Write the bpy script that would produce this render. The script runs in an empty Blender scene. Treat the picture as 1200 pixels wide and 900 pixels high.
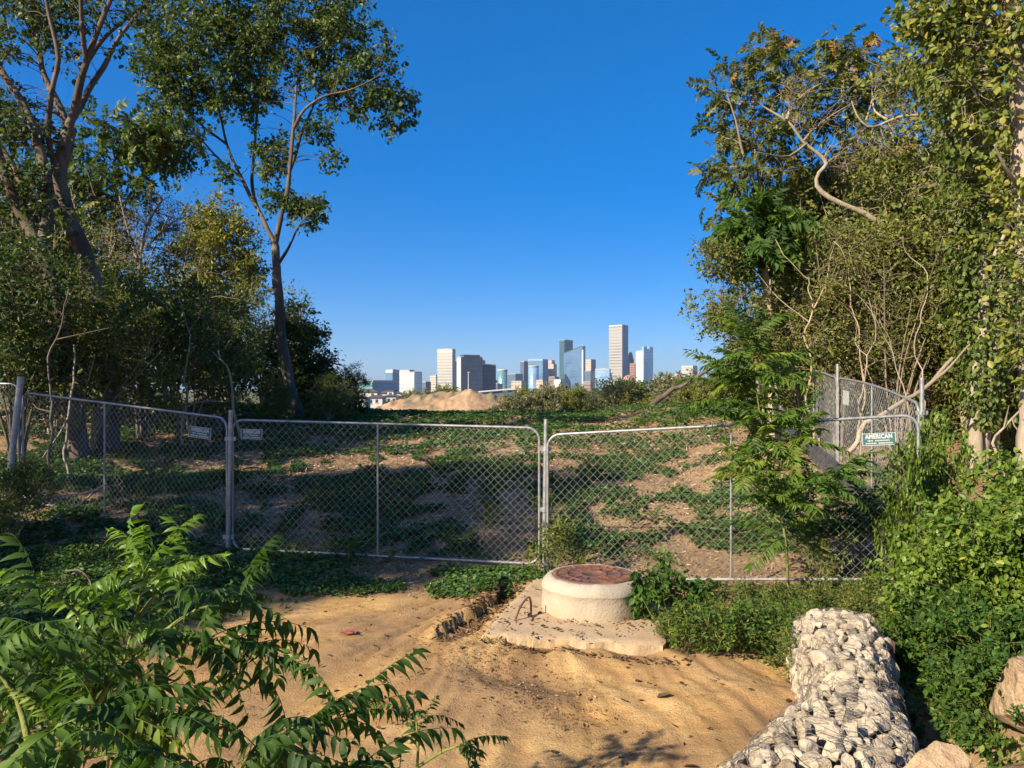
import bpy, math, random
import numpy as np
from mathutils import Vector

# ------------------------------------------------------------------ camera, world, sun, exposure
scene = bpy.context.scene
COL = scene.collection
HZ, FPX, EYE = 457.0, 900.0, 2.2          # horizon row, focal length in photo pixels, eye height

cam_data = bpy.data.cameras.new('camera')
cam_data.sensor_width = 36.0
cam_data.lens = 27.0
cam_data.shift_y = 7.0 / 1200.0
cam_data.clip_start = 0.05
cam_data.clip_end = 30000
cam = bpy.data.objects.new('camera', cam_data)
COL.objects.link(cam)
cam.location = (0, 0, EYE)
cam.rotation_euler = (math.radians(90), 0, 0)
scene.camera = cam

SUN_AZ, SUN_EL = math.radians(230), math.radians(30)
world = bpy.data.worlds.new('World')
scene.world = world
world.use_nodes = True
wn = world.node_tree
bg = wn.nodes['Background']
sky = wn.nodes.new('ShaderNodeTexSky')
sky.sky_type = 'NISHITA'
sky.sun_disc = False
sky.sun_elevation = SUN_EL
sky.sun_rotation = SUN_AZ
sky.altitude = 0
sky.air_density = 0.7
sky.dust_density = 1.0
sky.ozone_density = 8.0
hs = wn.nodes.new('ShaderNodeHueSaturation')          # the deep blue of a phone photograph
hs.inputs['Saturation'].default_value = 1.56
hs.inputs['Hue'].default_value = 0.51
gm = wn.nodes.new('ShaderNodeGamma')
gm.inputs['Gamma'].default_value = 0.62
wn.links.new(sky.outputs['Color'], gm.inputs['Color'])
wn.links.new(gm.outputs['Color'], hs.inputs['Color'])
wn.links.new(hs.outputs['Color'], bg.inputs['Color'])
bg.inputs['Strength'].default_value = 0.15

sun_data = bpy.data.lights.new('sun', 'SUN')
sun_data.energy = 4.9
sun_data.angle = math.radians(0.53)
sun_data.color = (1.0, 0.88, 0.68)
sun = bpy.data.objects.new('sun', sun_data)
COL.objects.link(sun)
to_sun = Vector((math.sin(SUN_AZ) * math.cos(SUN_EL), math.cos(SUN_AZ) * math.cos(SUN_EL), math.sin(SUN_EL)))
sun.rotation_euler = to_sun.to_track_quat('Z', 'Y').to_euler()
sun.location = (-20, -20, 30)

vs = scene.view_settings
vs.view_transform = 'Standard'
vs.look = 'None'
vs.gamma = 1.0
vs.use_curve_mapping = False
vs.exposure = 1.12
scene.render.engine = 'CYCLES'
cy = scene.cycles
cy.max_bounces = 5
cy.diffuse_bounces = 3
cy.glossy_bounces = 2
cy.transmission_bounces = 3
cy.transparent_max_bounces = 4
cy.volume_bounces = 0
cy.use_denoising = True
cy.sample_clamp_indirect = 4.0
cy.caustics_reflective = False
cy.caustics_refractive = False

# ------------------------------------------------------------------ small helpers
def P(u, v, d):
    """photo pixel (1200 x 900) at depth d -> world point"""
    return np.array([(u - 600.0) / FPX * d, d, EYE - (v - HZ) / FPX * d])

_nt = np.random.default_rng(77).random((256, 256))
def vnoise(x, y):
    x = np.asarray(x, float); y = np.asarray(y, float)
    xi = np.floor(x).astype(int); yi = np.floor(y).astype(int)
    fx = x - xi; fy = y - yi
    fx = fx * fx * (3 - 2 * fx); fy = fy * fy * (3 - 2 * fy)
    a = _nt[xi & 255, yi & 255]; b = _nt[(xi + 1) & 255, yi & 255]
    c = _nt[xi & 255, (yi + 1) & 255]; d = _nt[(xi + 1) & 255, (yi + 1) & 255]
    return (a * (1 - fx) + b * fx) * (1 - fy) + (c * (1 - fx) + d * fx) * fy
def fbm(x, y, o=4):
    s = 0; a = 0.5; t = 0
    for i in range(o):
        s = s + a * vnoise(x * 2 ** i + 17.3 * i, y * 2 ** i + 9.1 * i); t += a; a *= 0.5
    return s / t
def sstep(a, b, x):
    t = np.clip((np.asarray(x, float) - a) / (b - a), 0, 1)
    return t * t * (3 - 2 * t)

GY = [-50, 0, 2.6, 3.8, 4.6, 5.2, 8.6, 9.6, 10.6, 14, 18, 22, 28, 33, 40, 60, 100, 300, 9000]
GZ = [.7, .6, .25, -.1, -.22, -.24, -.24, -.20, -.09, .34, .70, .95, 1.12, 1.08, .9, .1, -1.2, -5, -8]
GU0, GU1 = np.array([-0.72, 7.5]), np.array([-0.12, 9.05])
def ground(x, y):
    x = np.asarray(x, float); y = np.asarray(y, float)
    z = np.interp(y, GY, GZ)
    near = sstep(60, 35, y)
    z = z + near * (0.05 * np.clip(-x - 4, 0, 8))                        # left bank
    z = z + near * 0.34 * sstep(3.2, 5.2, x) * sstep(3, 6, y) + near * 0.03 * np.clip(x - 6, 0, 12)
    z = z + near * sstep(10, 13, y) * (fbm(x * .5, y * .5, 3) - .5) * .30   # hummocks beyond the fence
    z = z + near * (fbm(x * 1.3 + 40, y * 1.3, 4) - .5) * .06
    s = sandmask(x, y)
    z = z + s * ((rills(x, y) - .5) * .14 * sstep(9.2, 8.2, y))
    z = z + s * (fbm(x * 11, y * 11, 3) - .5) * .014 + s * (fbm(x * 3, y * 3, 3) - .5) * .03
    # wheel-wide wash in front of the slab, curving to the right
    c = 6.55 - .10 * x + .05 * x * x
    z = z - s * .05 * np.exp(-((y - c) / .22) ** 2) * sstep(-.9, -.2, x) + s * .035 * np.exp(-((y - c + .5) / .25) ** 2) * sstep(-1.0, -.3, x)
    z = z + s * .06 * np.exp(-((x + .75 - .35 * (y - 6.6)) / .45) ** 2 - ((y - 6.7) / 1.1) ** 2)
    z = z + .50 * np.exp(-((x - 3.5) / .55) ** 2 - ((y - 4.5) / .8) ** 2) + .27 * np.exp(-((x - 2.15) / .28) ** 2 - ((y - 3.75) / .3) ** 2)
    # pit right of the stone basket
    z = z - .25 * np.exp(-((x - 2.95 + .12 * (y - 5)) / .28) ** 2) * sstep(3.4, 4.2, y) * sstep(7.2, 6.2, y)
    # washed-out gully beside the slab
    dv = GU1 - GU0; L = np.hypot(*dv); dv = dv / L
    t = (x - GU0[0]) * dv[0] + (y - GU0[1]) * dv[1]
    w = (x - GU0[0]) * dv[1] - (y - GU0[1]) * dv[0] + (fbm(x * 5, y * 5, 2) - .5) * .16
    on = sstep(-.2, .2, t) * sstep(L + .25, L - .1, t)
    z = z - on * .085 * np.where(w < 0, 0, 1) * sstep(.42, .02, w) + on * .06 * np.where(w < 0, sstep(-.5, 0, w), 0)
    z = z + .07 * sstep(-.9, -.2, x) * sstep(2.6, 1.6, x) * sstep(6.1, 6.8, y - .1 * (1 - x)) * sstep(9.6, 9.2, y)
    z = z + .06 * np.exp(-((x - .1) / .9) ** 2 - ((y - 9.3) / .35) ** 2)
    return z
def rills(x, y):
    dx, dy = x + .1, y - 9.6
    r = np.hypot(dx, dy); th = np.arctan2(dx, -dy) + .22 * (fbm(x * .9, y * .9, 3) - .5)
    return .6 * fbm(th * 9 + 20, r * .8, 3) + .4 * fbm(th * 30 + 50, r * 1.4, 3)
def sandmask(x, y):
    n = (fbm(x * 1.1 + 5, y * 1.1 + 3, 4) - .5)
    edge = 9.25 + 1.0 * n + .25 * np.sin(x * 1.7)
    s = sstep(edge + .25, edge - .2, y)
    s = s * sstep(-4.6, -3.2, x + 1.6 * n) * sstep(3.3, 2.2, x + .8 * n - .0)
    return s
def gz(x, y):
    return float(ground(np.array([x]), np.array([y]))[0])

# ------------------------------------------------------------------ mesh builder
class MB:
    def __init__(s):
        s.V = []; s.F = []; s.n = 0
    def add(s, V, F, mat=0, tone=0.5, smooth=True):
        V = np.asarray(V, float).reshape(-1, 3); F = np.asarray(F, np.int64)
        m = len(F)
        tone = np.full(m, tone, float) if np.isscalar(tone) else np.asarray(tone, float)
        s.V.append(V); s.F.append((F + s.n, np.full(m, mat), tone, np.full(m, smooth)))
        s.n += len(V)
    def build(s, name, mats, parent=None, origin=(0, 0, 0)):
        me = bpy.data.meshes.new(name)
        if s.V:
            V = np.concatenate(s.V) - np.asarray(origin, float)
            loops = np.concatenate([f[0].ravel() for f in s.F])
            sizes = np.concatenate([np.full(len(f[0]), f[0].shape[1]) for f in s.F])
            starts = np.concatenate([[0], np.cumsum(sizes)[:-1]])
            me.vertices.add(len(V)); me.vertices.foreach_set('co', V.astype(np.float32).ravel())
            me.loops.add(len(loops)); me.loops.foreach_set('vertex_index', loops.astype(np.int32))
            me.polygons.add(len(sizes)); me.polygons.foreach_set('loop_start', starts.astype(np.int32))
            me.polygons.foreach_set('material_index', np.concatenate([f[1] for f in s.F]).astype(np.int32))
            me.polygons.foreach_set('use_smooth', np.concatenate([f[3] for f in s.F]))
            at = me.attributes.new('tone', 'FLOAT', 'FACE')
            at.data.foreach_set('value', np.concatenate([f[2] for f in s.F]).astype(np.float32))
            me.update(calc_edges=True)
            me.validate()
        for m in (mats if isinstance(mats, (list, tuple)) else [mats]):
            me.materials.append(m)
        o = bpy.data.objects.new(name, me)
        COL.objects.link(o)
        if parent: o.parent = parent
        return o
    # ---- shapes
    def tubes(s, PTS, R, n=5, mat=0, tone=0.5):
        """PTS [N,k,3], R [N,k]: N tubes at once"""
        PTS = np.asarray(PTS, float); R = np.asarray(R, float)
        N, k, _ = PTS.shape
        T = np.gradient(PTS, axis=1); T /= np.linalg.norm(T, axis=2, keepdims=True) + 1e-9
        ref = np.where(np.abs(T.mean(1)[:, 2:3]) > .8, np.array([[1., .13, 0]]), np.array([[.11, .07, 1.]]))[:, None, :]
        A = np.cross(T, np.broadcast_to(ref, T.shape)); A /= np.linalg.norm(A, axis=2, keepdims=True) + 1e-9
        B = np.cross(T, A)
        th = np.arange(n) * 2 * math.pi / n
        ring = PTS[:, :, None, :] + R[:, :, None, None] * (A[:, :, None, :] * np.cos(th)[None, None, :, None] + B[:, :, None, :] * np.sin(th)[None, None, :, None])
        V = ring.reshape(-1, 3)
        i = np.arange(k - 1)[:, None] * n; j = np.arange(n)[None, :]; j2 = (j + 1) % n
        f = np.stack([i + j, i + j2, i + n + j2, i + n + j], -1).reshape(-1, 4)
        F = (np.arange(N)[:, None, None] * (k * n) + f[None]).reshape(-1, 4)
        s.add(V, F, mat, np.repeat(tone, len(f)) if not np.isscalar(tone) else tone)
        return V
    def tube(s, pts, r, n=8, mat=0, tone=.5, caps=True, rough=0.0):
        pts = np.asarray(pts, float)
        R = np.full(len(pts), r) if np.isscalar(r) else np.asarray(r, float)
        # parallel transport
        T = np.gradient(pts, axis=0); T /= np.linalg.norm(T, axis=1, keepdims=True) + 1e-9
        a = np.cross(T[0], [0, 0, 1.]) if abs(T[0][2]) < .9 else np.cross(T[0], [1., 0, 0])
        a /= np.linalg.norm(a)
        th = np.arange(n) * 2 * math.pi / n
        rings = []
        for i in range(len(pts)):
            a = a - T[i] * np.dot(a, T[i]); a /= np.linalg.norm(a) + 1e-9
            b = np.cross(T[i], a)
            k_ = 1 + (rough * 2 * (fbm(np.cos(th) * 1.6 + pts[0][0] * 7, np.sin(th) * 1.6 + i * .55, 3) - .5) if rough else 0 * th)
            rings.append(pts[i] + R[i] * k_[:, None] * (np.cos(th)[:, None] * a + np.sin(th)[:, None] * b))
        V = np.concatenate(rings); k = len(pts)
        i = np.arange(k - 1)[:, None] * n; j = np.arange(n)[None, :]; j2 = (j + 1) % n
        s.add(V, np.stack([i + j, i + j2, i + n + j2, i + n + j], -1).reshape(-1, 4), mat, tone)
        if caps:
            s.add(rings[0], [list(range(n))[::-1]], mat, tone, False)
            s.add(rings[-1], [list(range(n))], mat, tone, False)
    def box(s, lo, hi, mat=0, tone=.5, M=None, off=(0, 0, 0)):
        x0, y0, z0 = lo; x1, y1, z1 = hi
        V = np.array([[x0, y0, z0], [x1, y0, z0], [x1, y1, z0], [x0, y1, z0], [x0, y0, z1], [x1, y0, z1], [x1, y1, z1], [x0, y1, z1]], float)
        if M is not None: V = V @ np.asarray(M).T
        V = V + np.asarray(off)
        s.add(V, [[0, 3, 2, 1], [4, 5, 6, 7], [0, 1, 5, 4], [1, 2, 6, 5], [2, 3, 7, 6], [3, 0, 4, 7]], mat, tone, False)
    def prism(s, poly, z0, z1, mat=0, tone=.5):
        n = len(poly); p = np.asarray(poly, float)
        V = np.concatenate([np.c_[p, np.full(n, z0) if np.isscalar(z0) else z0], np.c_[p, np.full(n, z1) if np.isscalar(z1) else z1]])
        s.add(V, [[i, (i + 1) % n, n + (i + 1) % n, n + i] for i in range(n)], mat, tone, False)
        s.add(V, [list(range(n, 2 * n))], mat, tone, False)
        s.add(V, [list(range(n))[::-1]], mat, tone, False)
    def lathe(s, prof, n=40, mat=0, c=(0, 0, 0), wob=0.0):
        prof = np.asarray(prof, float); k = len(prof)
        th = np.arange(n) * 2 * math.pi / n
        w = 1 + wob * (fbm(np.cos(th) * 2 + 5, np.sin(th) * 2 + 5, 3) - .5)
        V = np.stack([prof[:, 0:1] * np.cos(th) * w, prof[:, 0:1] * np.sin(th) * w, np.repeat(prof[:, 1:2], n, 1)], -1).reshape(-1, 3) + np.asarray(c)
        i = np.arange(k - 1)[:, None] * n; j = np.arange(n)[None, :]; j2 = (j + 1) % n
        s.add(V, np.stack([i + j, i + j2, i + n + j2, i + n + j], -1).reshape(-1, 4), mat)
    def inst(s, tm, pos, A, Nn, sc, mat=0, tone=.5, smooth=False):
        """instances of a template: y axis along A, z axis near Nn"""
        pos = np.asarray(pos, float); N = len(pos)
        if N == 0: return
        A = A / (np.linalg.norm(A, axis=1, keepdims=True) + 1e-9)
        X = np.cross(A, Nn); X /= np.linalg.norm(X, axis=1, keepdims=True) + 1e-9
        Z = np.cross(X, A)
        sc = np.broadcast_to(np.asarray(sc, float), (N,))[:, None, None]
        V0, faces = tm
        V = pos[:, None, :] + sc * (V0[None, :, 0:1] * X[:, None] + V0[None, :, 1:2] * A[:, None] + V0[None, :, 2:3] * Z[:, None])
        tone = np.broadcast_to(np.asarray(tone, float), (N,))
        base = s.n
        s.V.append(V.reshape(-1, 3)); s.n += N * len(V0)
        for f in faces:
            F = (np.arange(N)[:, None, None] * len(V0) + f[None]).reshape(-1, f.shape[1]) + base
            s.F.append((F, np.full(len(F), mat), np.repeat(tone, len(f)), np.full(len(F), smooth)))

def tag(o, label=None, cat=None, group=None, kind=None):
    if label: o['label'] = label
    if cat: o['category'] = cat
    if group: o['group'] = group
    if kind: o['kind'] = kind
    return o
def thing(name, label, cat, loc=(0, 0, 0), group=None):
    o = bpy.data.objects.new(name, None)
    o.empty_display_size = .2
    COL.objects.link(o); o.location = loc
    return tag(o, label, cat, group)
def copy_thing(root, loc, rot=0.0, sc=1.0, label=None, tilt=(0, 0)):
    r = root.copy(); COL.objects.link(r)
    r.location = loc; r.rotation_euler = (tilt[0], tilt[1], rot)
    r.scale = (sc, sc, sc) if np.isscalar(sc) else sc
    if label: r['label'] = label
    for ch in [o for o in root.children]:
        c = ch.copy(); COL.objects.link(c); c.parent = r
        for g in list(ch.children):
            e = g.copy(); COL.objects.link(e); e.parent = c
    return r

# ------------------------------------------------------------------ materials
def newmat(name):
    m = bpy.data.materials.new(name); m.use_nodes = True
    nt = m.node_tree
    return m, nt, nt.nodes['Principled BSDF'], nt.nodes['Material Output']
def ramp(nt, stops, fac=None, interp='LINEAR'):
    r = nt.nodes.new('ShaderNodeValToRGB'); e = r.color_ramp
    e.interpolation = interp
    while len(e.elements) < len(stops): e.elements.new(.5)
    for i, (p, c) in enumerate(stops):
        e.elements[i].position = p; e.elements[i].color = (*c, 1)
    if fac is not None: nt.links.new(fac, r.inputs[0])
    return r.outputs[0]
def noise(nt, scale, detail=4, rough=.55, vec=None, dist=0.0):
    n = nt.nodes.new('ShaderNodeTexNoise')
    n.inputs['Scale'].default_value = scale; n.inputs['Detail'].default_value = detail
    n.inputs['Roughness'].default_value = rough; n.inputs['Distortion'].default_value = dist
    if vec is not None: nt.links.new(vec, n.inputs['Vector'])
    return n.outputs[0]
def mixc(nt, f, a, b, mode='MIX'):
    m = nt.nodes.new('ShaderNodeMix'); m.data_type = 'RGBA'; m.blend_type = mode
    for sock, val in ((m.inputs[0], f), (m.inputs[6], a), (m.inputs[7], b)):
        if hasattr(val, 'is_output'): nt.links.new(val, sock)
        elif isinstance(val, (int, float)): sock.default_value = val
        else: sock.default_value = (*val, 1)
    return m.outputs[2]
def coords(nt, which='Object', scale=None):
    t = nt.nodes.new('ShaderNodeTexCoord').outputs[which]
    if scale is not None:
        mp = nt.nodes.new('ShaderNodeMapping'); mp.inputs['Scale'].default_value = scale
        nt.links.new(t, mp.inputs['Vector']); t = mp.outputs[0]
    return t
def attr(nt, name, out='Fac'):
    a = nt.nodes.new('ShaderNodeAttribute'); a.attribute_name = name
    return a.outputs[out]
def bump(nt, b, h, strength=.4, dist=.02):
    n = nt.nodes.new('ShaderNodeBump'); n.inputs['Strength'].default_value = strength; n.inputs['Distance'].default_value = dist
    nt.links.new(h, n.inputs['Height']); nt.links.new(n.outputs[0], b.inputs['Normal'])
def leafmat(name, stops, rough=.5, trans=.35, tcol=1.0, spec=.35):
    m, nt, b, out = newmat(name)
    c = ramp(nt, stops, attr(nt, 'tone'))
    nz = noise(nt, 3.0, 2, vec=coords(nt))
    c = mixc(nt, ramp(nt, [(.3, (0, 0, 0)), (.7, (.5, .5, .5))], nz), c, mixc(nt, 1.0, c, (.75, .8, .7), 'MULTIPLY'))
    nt.links.new(c, b.inputs['Base Color'])
    b.inputs['Roughness'].default_value = rough; b.inputs['Specular IOR Level'].default_value = spec
    t = nt.nodes.new('ShaderNodeBsdfTranslucent')
    nt.links.new(mixc(nt, 1.0, c, (1.25 * tcol, 1.35 * tcol, .55 * tcol), 'MULTIPLY'), t.inputs['Color'])
    mx = nt.nodes.new('ShaderNodeMixShader'); mx.inputs[0].default_value = trans
    nt.links.new(b.outputs[0], mx.inputs[1]); nt.links.new(t.outputs[0], mx.inputs[2])
    nt.links.new(mx.outputs[0], out.inputs['Surface'])
    return m
def barkmat(name, dark, light, scale=6, stretch=(1, 1, .25)):
    m, nt, b, out = newmat(name)
    v = coords(nt, 'Object', stretch)
    n1 = noise(nt, scale, 6, .65, v); n2 = noise(nt, scale * .25, 3, .5, v)
    c = ramp(nt, [(.3, dark), (.7, light)], n1)
    c = mixc(nt, ramp(nt, [(.48, (0, 0, 0)), (.6, (.75, .75, .75))], n2), c, tuple(.85 * a + .05 * bb for a, bb in zip(dark, light)))
    nt.links.new(c, b.inputs['Base Color']); b.inputs['Roughness'].default_value = .9
    b.inputs['Specular IOR Level'].default_value = .15
    bump(nt, b, n1, .8, .03)
    return m

M = {}
M['leaf_dark'] = leafmat('dark_leaf', [(0, (.03, .05, .016)), (.5, (.055, .088, .025)), (.85, (.09, .12, .03)), (1, (.16, .15, .04))])
M['leaf_mid'] = leafmat('mid_leaf', [(0, (.035, .065, .014)), (.5, (.075, .115, .024)), (.85, (.13, .165, .03)), (1, (.22, .19, .045))])
M['leaf_olive'] = leafmat('olive_leaf', [(0, (.08, .10, .02)), (.5, (.165, .185, .036)), (.85, (.235, .235, .05)), (1, (.30, .22, .07))])
M['leaf_yellow'] = leafmat('yellow_green_leaf', [(0, (.10, .12, .02)), (.5, (.22, .22, .035)), (.85, (.32, .28, .05)), (1, (.42, .26, .06))])
M['leaf_vine'] = leafmat('high_vine_leaf', [(0, (.05, .085, .015)), (.5, (.11, .15, .026)), (.85, (.18, .21, .036)), (1, (.30, .27, .05))])
M['leaf_bright'] = leafmat('bright_vine_leaf', [(0, (.06, .11, .014)), (.5, (.12, .19, .022)), (.85, (.19, .25, .035)), (1, (.38, .36, .06))], trans=.3)
M['leaf_frond'] = leafmat('frond_leaf', [(0, (.025, .06, .012)), (.5, (.06, .12, .02)), (.85, (.11, .19, .028)), (1, (.21, .27, .04))], rough=.55, trans=.42, spec=.25)
M['leaf_young'] = leafmat('young_frond_leaf', [(0, (.10, .19, .025)), (.5, (.17, .28, .035)), (1, (.26, .36, .06))], rough=.4, trans=.45)
M['leaf_cover'] = leafmat('creeper_leaf', [(0, (.03, .07, .012)), (.5, (.06, .12, .02)), (.9, (.10, .17, .03)), (1, (.2, .17, .05))], trans=.25)
M['leaf_far'] = leafmat('far_leaf', [(0, (.10, .105, .05)), (.5, (.17, .17, .075)), (.85, (.24, .21, .10)), (1, (.28, .21, .12))], trans=.2)
M['leaf_autumn'] = leafmat('autumn_leaf', [(0, (.06, .09, .02)), (.45, (.12, .14, .028)), (.75, (.21, .19, .035)), (.93, (.30, .23, .045)), (1, (.38, .20, .05))])
M['bark_grey'] = barkmat('grey_bark', (.07, .057, .043), (.21, .175, .135))
M['bark_dark'] = barkmat('dark_bark', (.07, .052, .04), (.20, .155, .12))
M['bark_pale'] = barkmat('pale_bark', (.20, .16, .115), (.46, .385, .29), 5)
M['bark_tan'] = barkmat('tan_stem', (.22, .165, .10), (.46, .37, .25), 8)
M['stem_green'] = barkmat('green_stem', (.12, .13, .03), (.22, .24, .07), 9)
M['twig'] = barkmat('twig', (.16, .12, .09), (.34, .27, .21), 9)

# ------------------------------------------------------------------ leaf templates
def T(V, *faces):
    return np.array(V, float), [np.array(f) for f in faces]
LEAF4 = T([[0, 0, 0], [.26, .42, .08], [0, 1, -.1], [-.26, .42, .08]], [[0, 1, 2], [0, 2, 3]])
LEAFR = T([[0, 0, 0], [.36, .32, .07], [.3, .7, .05], [0, 1, -.1], [-.3, .7, .05], [-.36, .32, .07]], [[0, 1, 2, 3], [0, 3, 4, 5]])
LEAFO = T([[0, 0, 0], [.22, .2, .05], [.29, .5, .05], [.16, .8, .01], [0, 1, -.08], [-.16, .8, .01], [-.29, .5, .05], [-.22, .2, .05], [0, .3, 0], [0, .65, -.01]],
          [[0, 1, 8], [0, 8, 7], [3, 4, 9], [4, 5, 9], [2, 3, 9], [5, 6, 9]], [[1, 2, 9, 8], [8, 9, 6, 7]])
LEAFL = T([[0, 0, 0], [.13, .22, .03], [.15, .5, .02], [0, 1, -.12], [-.15, .5, .02], [-.13, .22, .03], [0, .3, 0], [0, .6, -.02]],
          [[0, 1, 6], [0, 6, 5], [2, 3, 7], [3, 4, 7]], [[1, 2, 7, 6], [6, 7, 4, 5]])
def _lance():
    t = np.array([0, .14, .36, .62, .84]); w = np.array([.03, .115, .15, .10, .04]); z = -.42 * t ** 2
    V = []
    for q, ww, zz in zip(t, w, z): V += [[-ww, q * (1 - .12 * q), zz + .32 * ww], [0, q * (1 - .12 * q), zz], [ww, q * (1 - .12 * q), zz + .32 * ww]]
    V.append([0, .9, -.47])
    F = []
    for i in range(4):
        for j in (0, 1): F.append([i * 3 + j, i * 3 + j + 1, i * 3 + j + 4, i * 3 + j + 3])
    return T(V, [[12, 13, 15], [13, 14, 15]], F)
LANCE = _lance()
NEEDLE = T([[-.06, 0, 0], [.06, 0, 0], [.04, 1, 0], [-.04, 1, 0]], [[0, 1, 2, 3]])

def frond_template(npairs, droop=.35, arch=.45, lw=.3, leaflet=LEAF4, ll=.26, hang=.25, seed=1, ribr=.006):
    """a pinnate leaf of unit length along +y; z is up"""
    rg = np.random.default_rng(seed)
    mb = MB()
    t = np.linspace(0, 1, 9)
    spine = np.stack([0 * t, t * (1 - .12 * arch), arch * .35 * np.sin(t * math.pi * .5) - droop * t ** 2], -1)
    mb.tubes(spine[None], np.linspace(ribr * 1.5, ribr * .5, 9)[None], 3)
    def at(q):
        return np.stack([np.interp(q, t, spine[:, i]) for i in range(3)], -1)
    qs, sd = [], []
    for i in range(npairs):
        q = .2 + .76 * i / max(1, npairs - 1)
        for sg in (-1, 1):
            qs.append(q + .015 * rg.standard_normal()); sd.append(sg)
    qs.append(.985); sd.append(0)
    qs = np.clip(np.array(qs), 0, .99); sd = np.array(sd)
    p = at(qs); tang = at(np.clip(qs + .03, 0, 1)) - at(qs - .03); tang /= np.linalg.norm(tang, axis=1, keepdims=True)
    side = np.stack([sd, 0 * sd, 0 * sd], -1).astype(float)
    A = side * .85 + tang * np.where(sd == 0, 1, .45)[:, None] + np.array([0, 0, -1.]) * hang * (1 + .4 * rg.standard_normal((len(qs), 1)))
    A += .12 * rg.standard_normal(A.shape)
    Nn = np.cross(np.cross(A, tang + 1e-3), A); Nn = np.array([0, 0, 1.]) + .35 * rg.standard_normal(A.shape) - side * .25
    size = ll * (1 - .45 * np.abs(qs - .5) ** 1.3) * (1 + .12 * rg.standard_normal(len(qs)))
    lt = (leaflet[0] * np.array([lw / .26 if leaflet is LEAF4 else lw / .15, 1, 1]), leaflet[1])
    mb.inst(lt, p, A, Nn, size)
    V = np.concatenate(mb.V)
    q4 = [f[0] for f in mb.F if f[0].shape[1] == 4]; q3 = [f[0] for f in mb.F if f[0].shape[1] == 3]
    faces = [np.concatenate(q) for q in (q4, q3) if q]
    return V, faces
FRONDS_FAR = [frond_template(8, .3, .5, .26, LEAF4, .3, .3, s) for s in (1, 2)]
FRONDS_MID = [frond_template(16, .30, .4, .14, LEAF4, .21, .4, s) for s in (3, 4, 5)]
FRONDS_NEAR = [frond_template(9, dr, .45, .15, LANCE, .25, hg, s, .005) for s, dr, hg in ((6, .3, .7), (7, .55, 1.2), (8, .4, .9), (9, .2, .5))]

# ------------------------------------------------------------------ growing trees
def smooth_path(pts, step=.25):
    pts = np.asarray(pts, float)
    if len(pts) == 2:
        n = max(3, int(np.linalg.norm(pts[1] - pts[0]) / step))
        return pts[0] + (pts[1] - pts[0]) * np.linspace(0, 1, n)[:, None]
    out = []
    Q = np.concatenate([[2 * pts[0] - pts[1]], pts, [2 * pts[-1] - pts[-2]]])
    for i in range(1, len(Q) - 2):
        p0, p1, p2, p3 = Q[i - 1:i + 3]
        n = max(2, int(np.linalg.norm(p2 - p1) / step))
        t = np.linspace(0, 1, n, endpoint=False)[:, None]
        out.append(.5 * (2 * p1 + (p2 - p0) * t + (2 * p0 - 5 * p1 + 4 * p2 - p3) * t ** 2 + (3 * p1 - p0 - 3 * p2 + p3) * t ** 3))
    out.append(pts[-1:])
    return np.concatenate(out)

def unit(v): return v / (np.linalg.norm(v, axis=-1, keepdims=True) + 1e-9)

def grow(limbs, blobs, n, rg, up=.15, wig=.10, rk=.010, r_end=.004, maxr=.09):
    """limbs [(pts, r0, r1)], blobs [(centre, radii, weight)] -> limb tubes, branch batch, cluster centres"""
    S, SR, ST, tubes = [], [], [], []
    for pts, r0, r1 in limbs:
        q = smooth_path(pts)
        L = len(q); t = np.linspace(0, 1, L)
        r = r0 + (r1 - r0) * t
        q = q + np.stack([fbm(t * L * .35 + rg.random() * 90, t * 0 + i * 7, 2) - .5 for i in range(3)], -1) * np.minimum(r, .12)[:, None] * .9
        tubes.append((q, r))
        S.append(q); SR.append(r); ST.append(unit(np.gradient(q, axis=0)))
    S = np.concatenate(S); SR = np.concatenate(SR); ST = np.concatenate(ST)
    w = np.array([b[2] for b in blobs], float); w /= w.sum()
    idx = rg.choice(len(blobs), n, p=w)
    C = np.array([b[0] for b in blobs])[idx]; RR = np.array([b[1] for b in blobs])[idx]
    dirs = unit(rg.standard_normal((n, 3)))
    C = C + dirs * RR * (rg.random((n, 1)) ** .42)
    d0 = np.array([np.min(np.linalg.norm(S - c, axis=1)) for c in C])
    BP, BR, CD = [], [], np.zeros((n, 3))
    order = np.argsort(d0)
    for i in order:
        c = C[i]
        dv = c - S; dist = np.linalg.norm(dv, axis=1)
        cost = dist + .8 * np.maximum(0, -dv[:, 2]) + .02 / (SR + .01)
        j = int(np.argmin(cost)); d = dist[j]
        dr = dv[j] / (d + 1e-9)
        CD[i] = dr
        if d < .05: continue
        m = S[j] + d * .5 * unit(ST[j] * .35 + dr + np.array([0, 0, up])) + wig * d * rg.standard_normal(3) * .5
        t = np.linspace(0, 1, 8)[:, None]
        q = (1 - t) ** 2 * S[j] + 2 * t * (1 - t) * m + t ** 2 * c
        q[1:-1] += wig * .35 * d * rg.standard_normal((6, 3)) * .35
        r0 = min(SR[j] * .7, r_end + rk * d, maxr)
        r = np.linspace(r0, min(r_end, r0), 8)
        BP.append(q); BR.append(r)
        S = np.concatenate([S, q[1:]]); SR = np.concatenate([SR, r[1:]]); ST = np.concatenate([ST, unit(np.gradient(q, axis=0))[1:]])
    return tubes, (np.array(BP), np.array(BR)), C, CD

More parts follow.
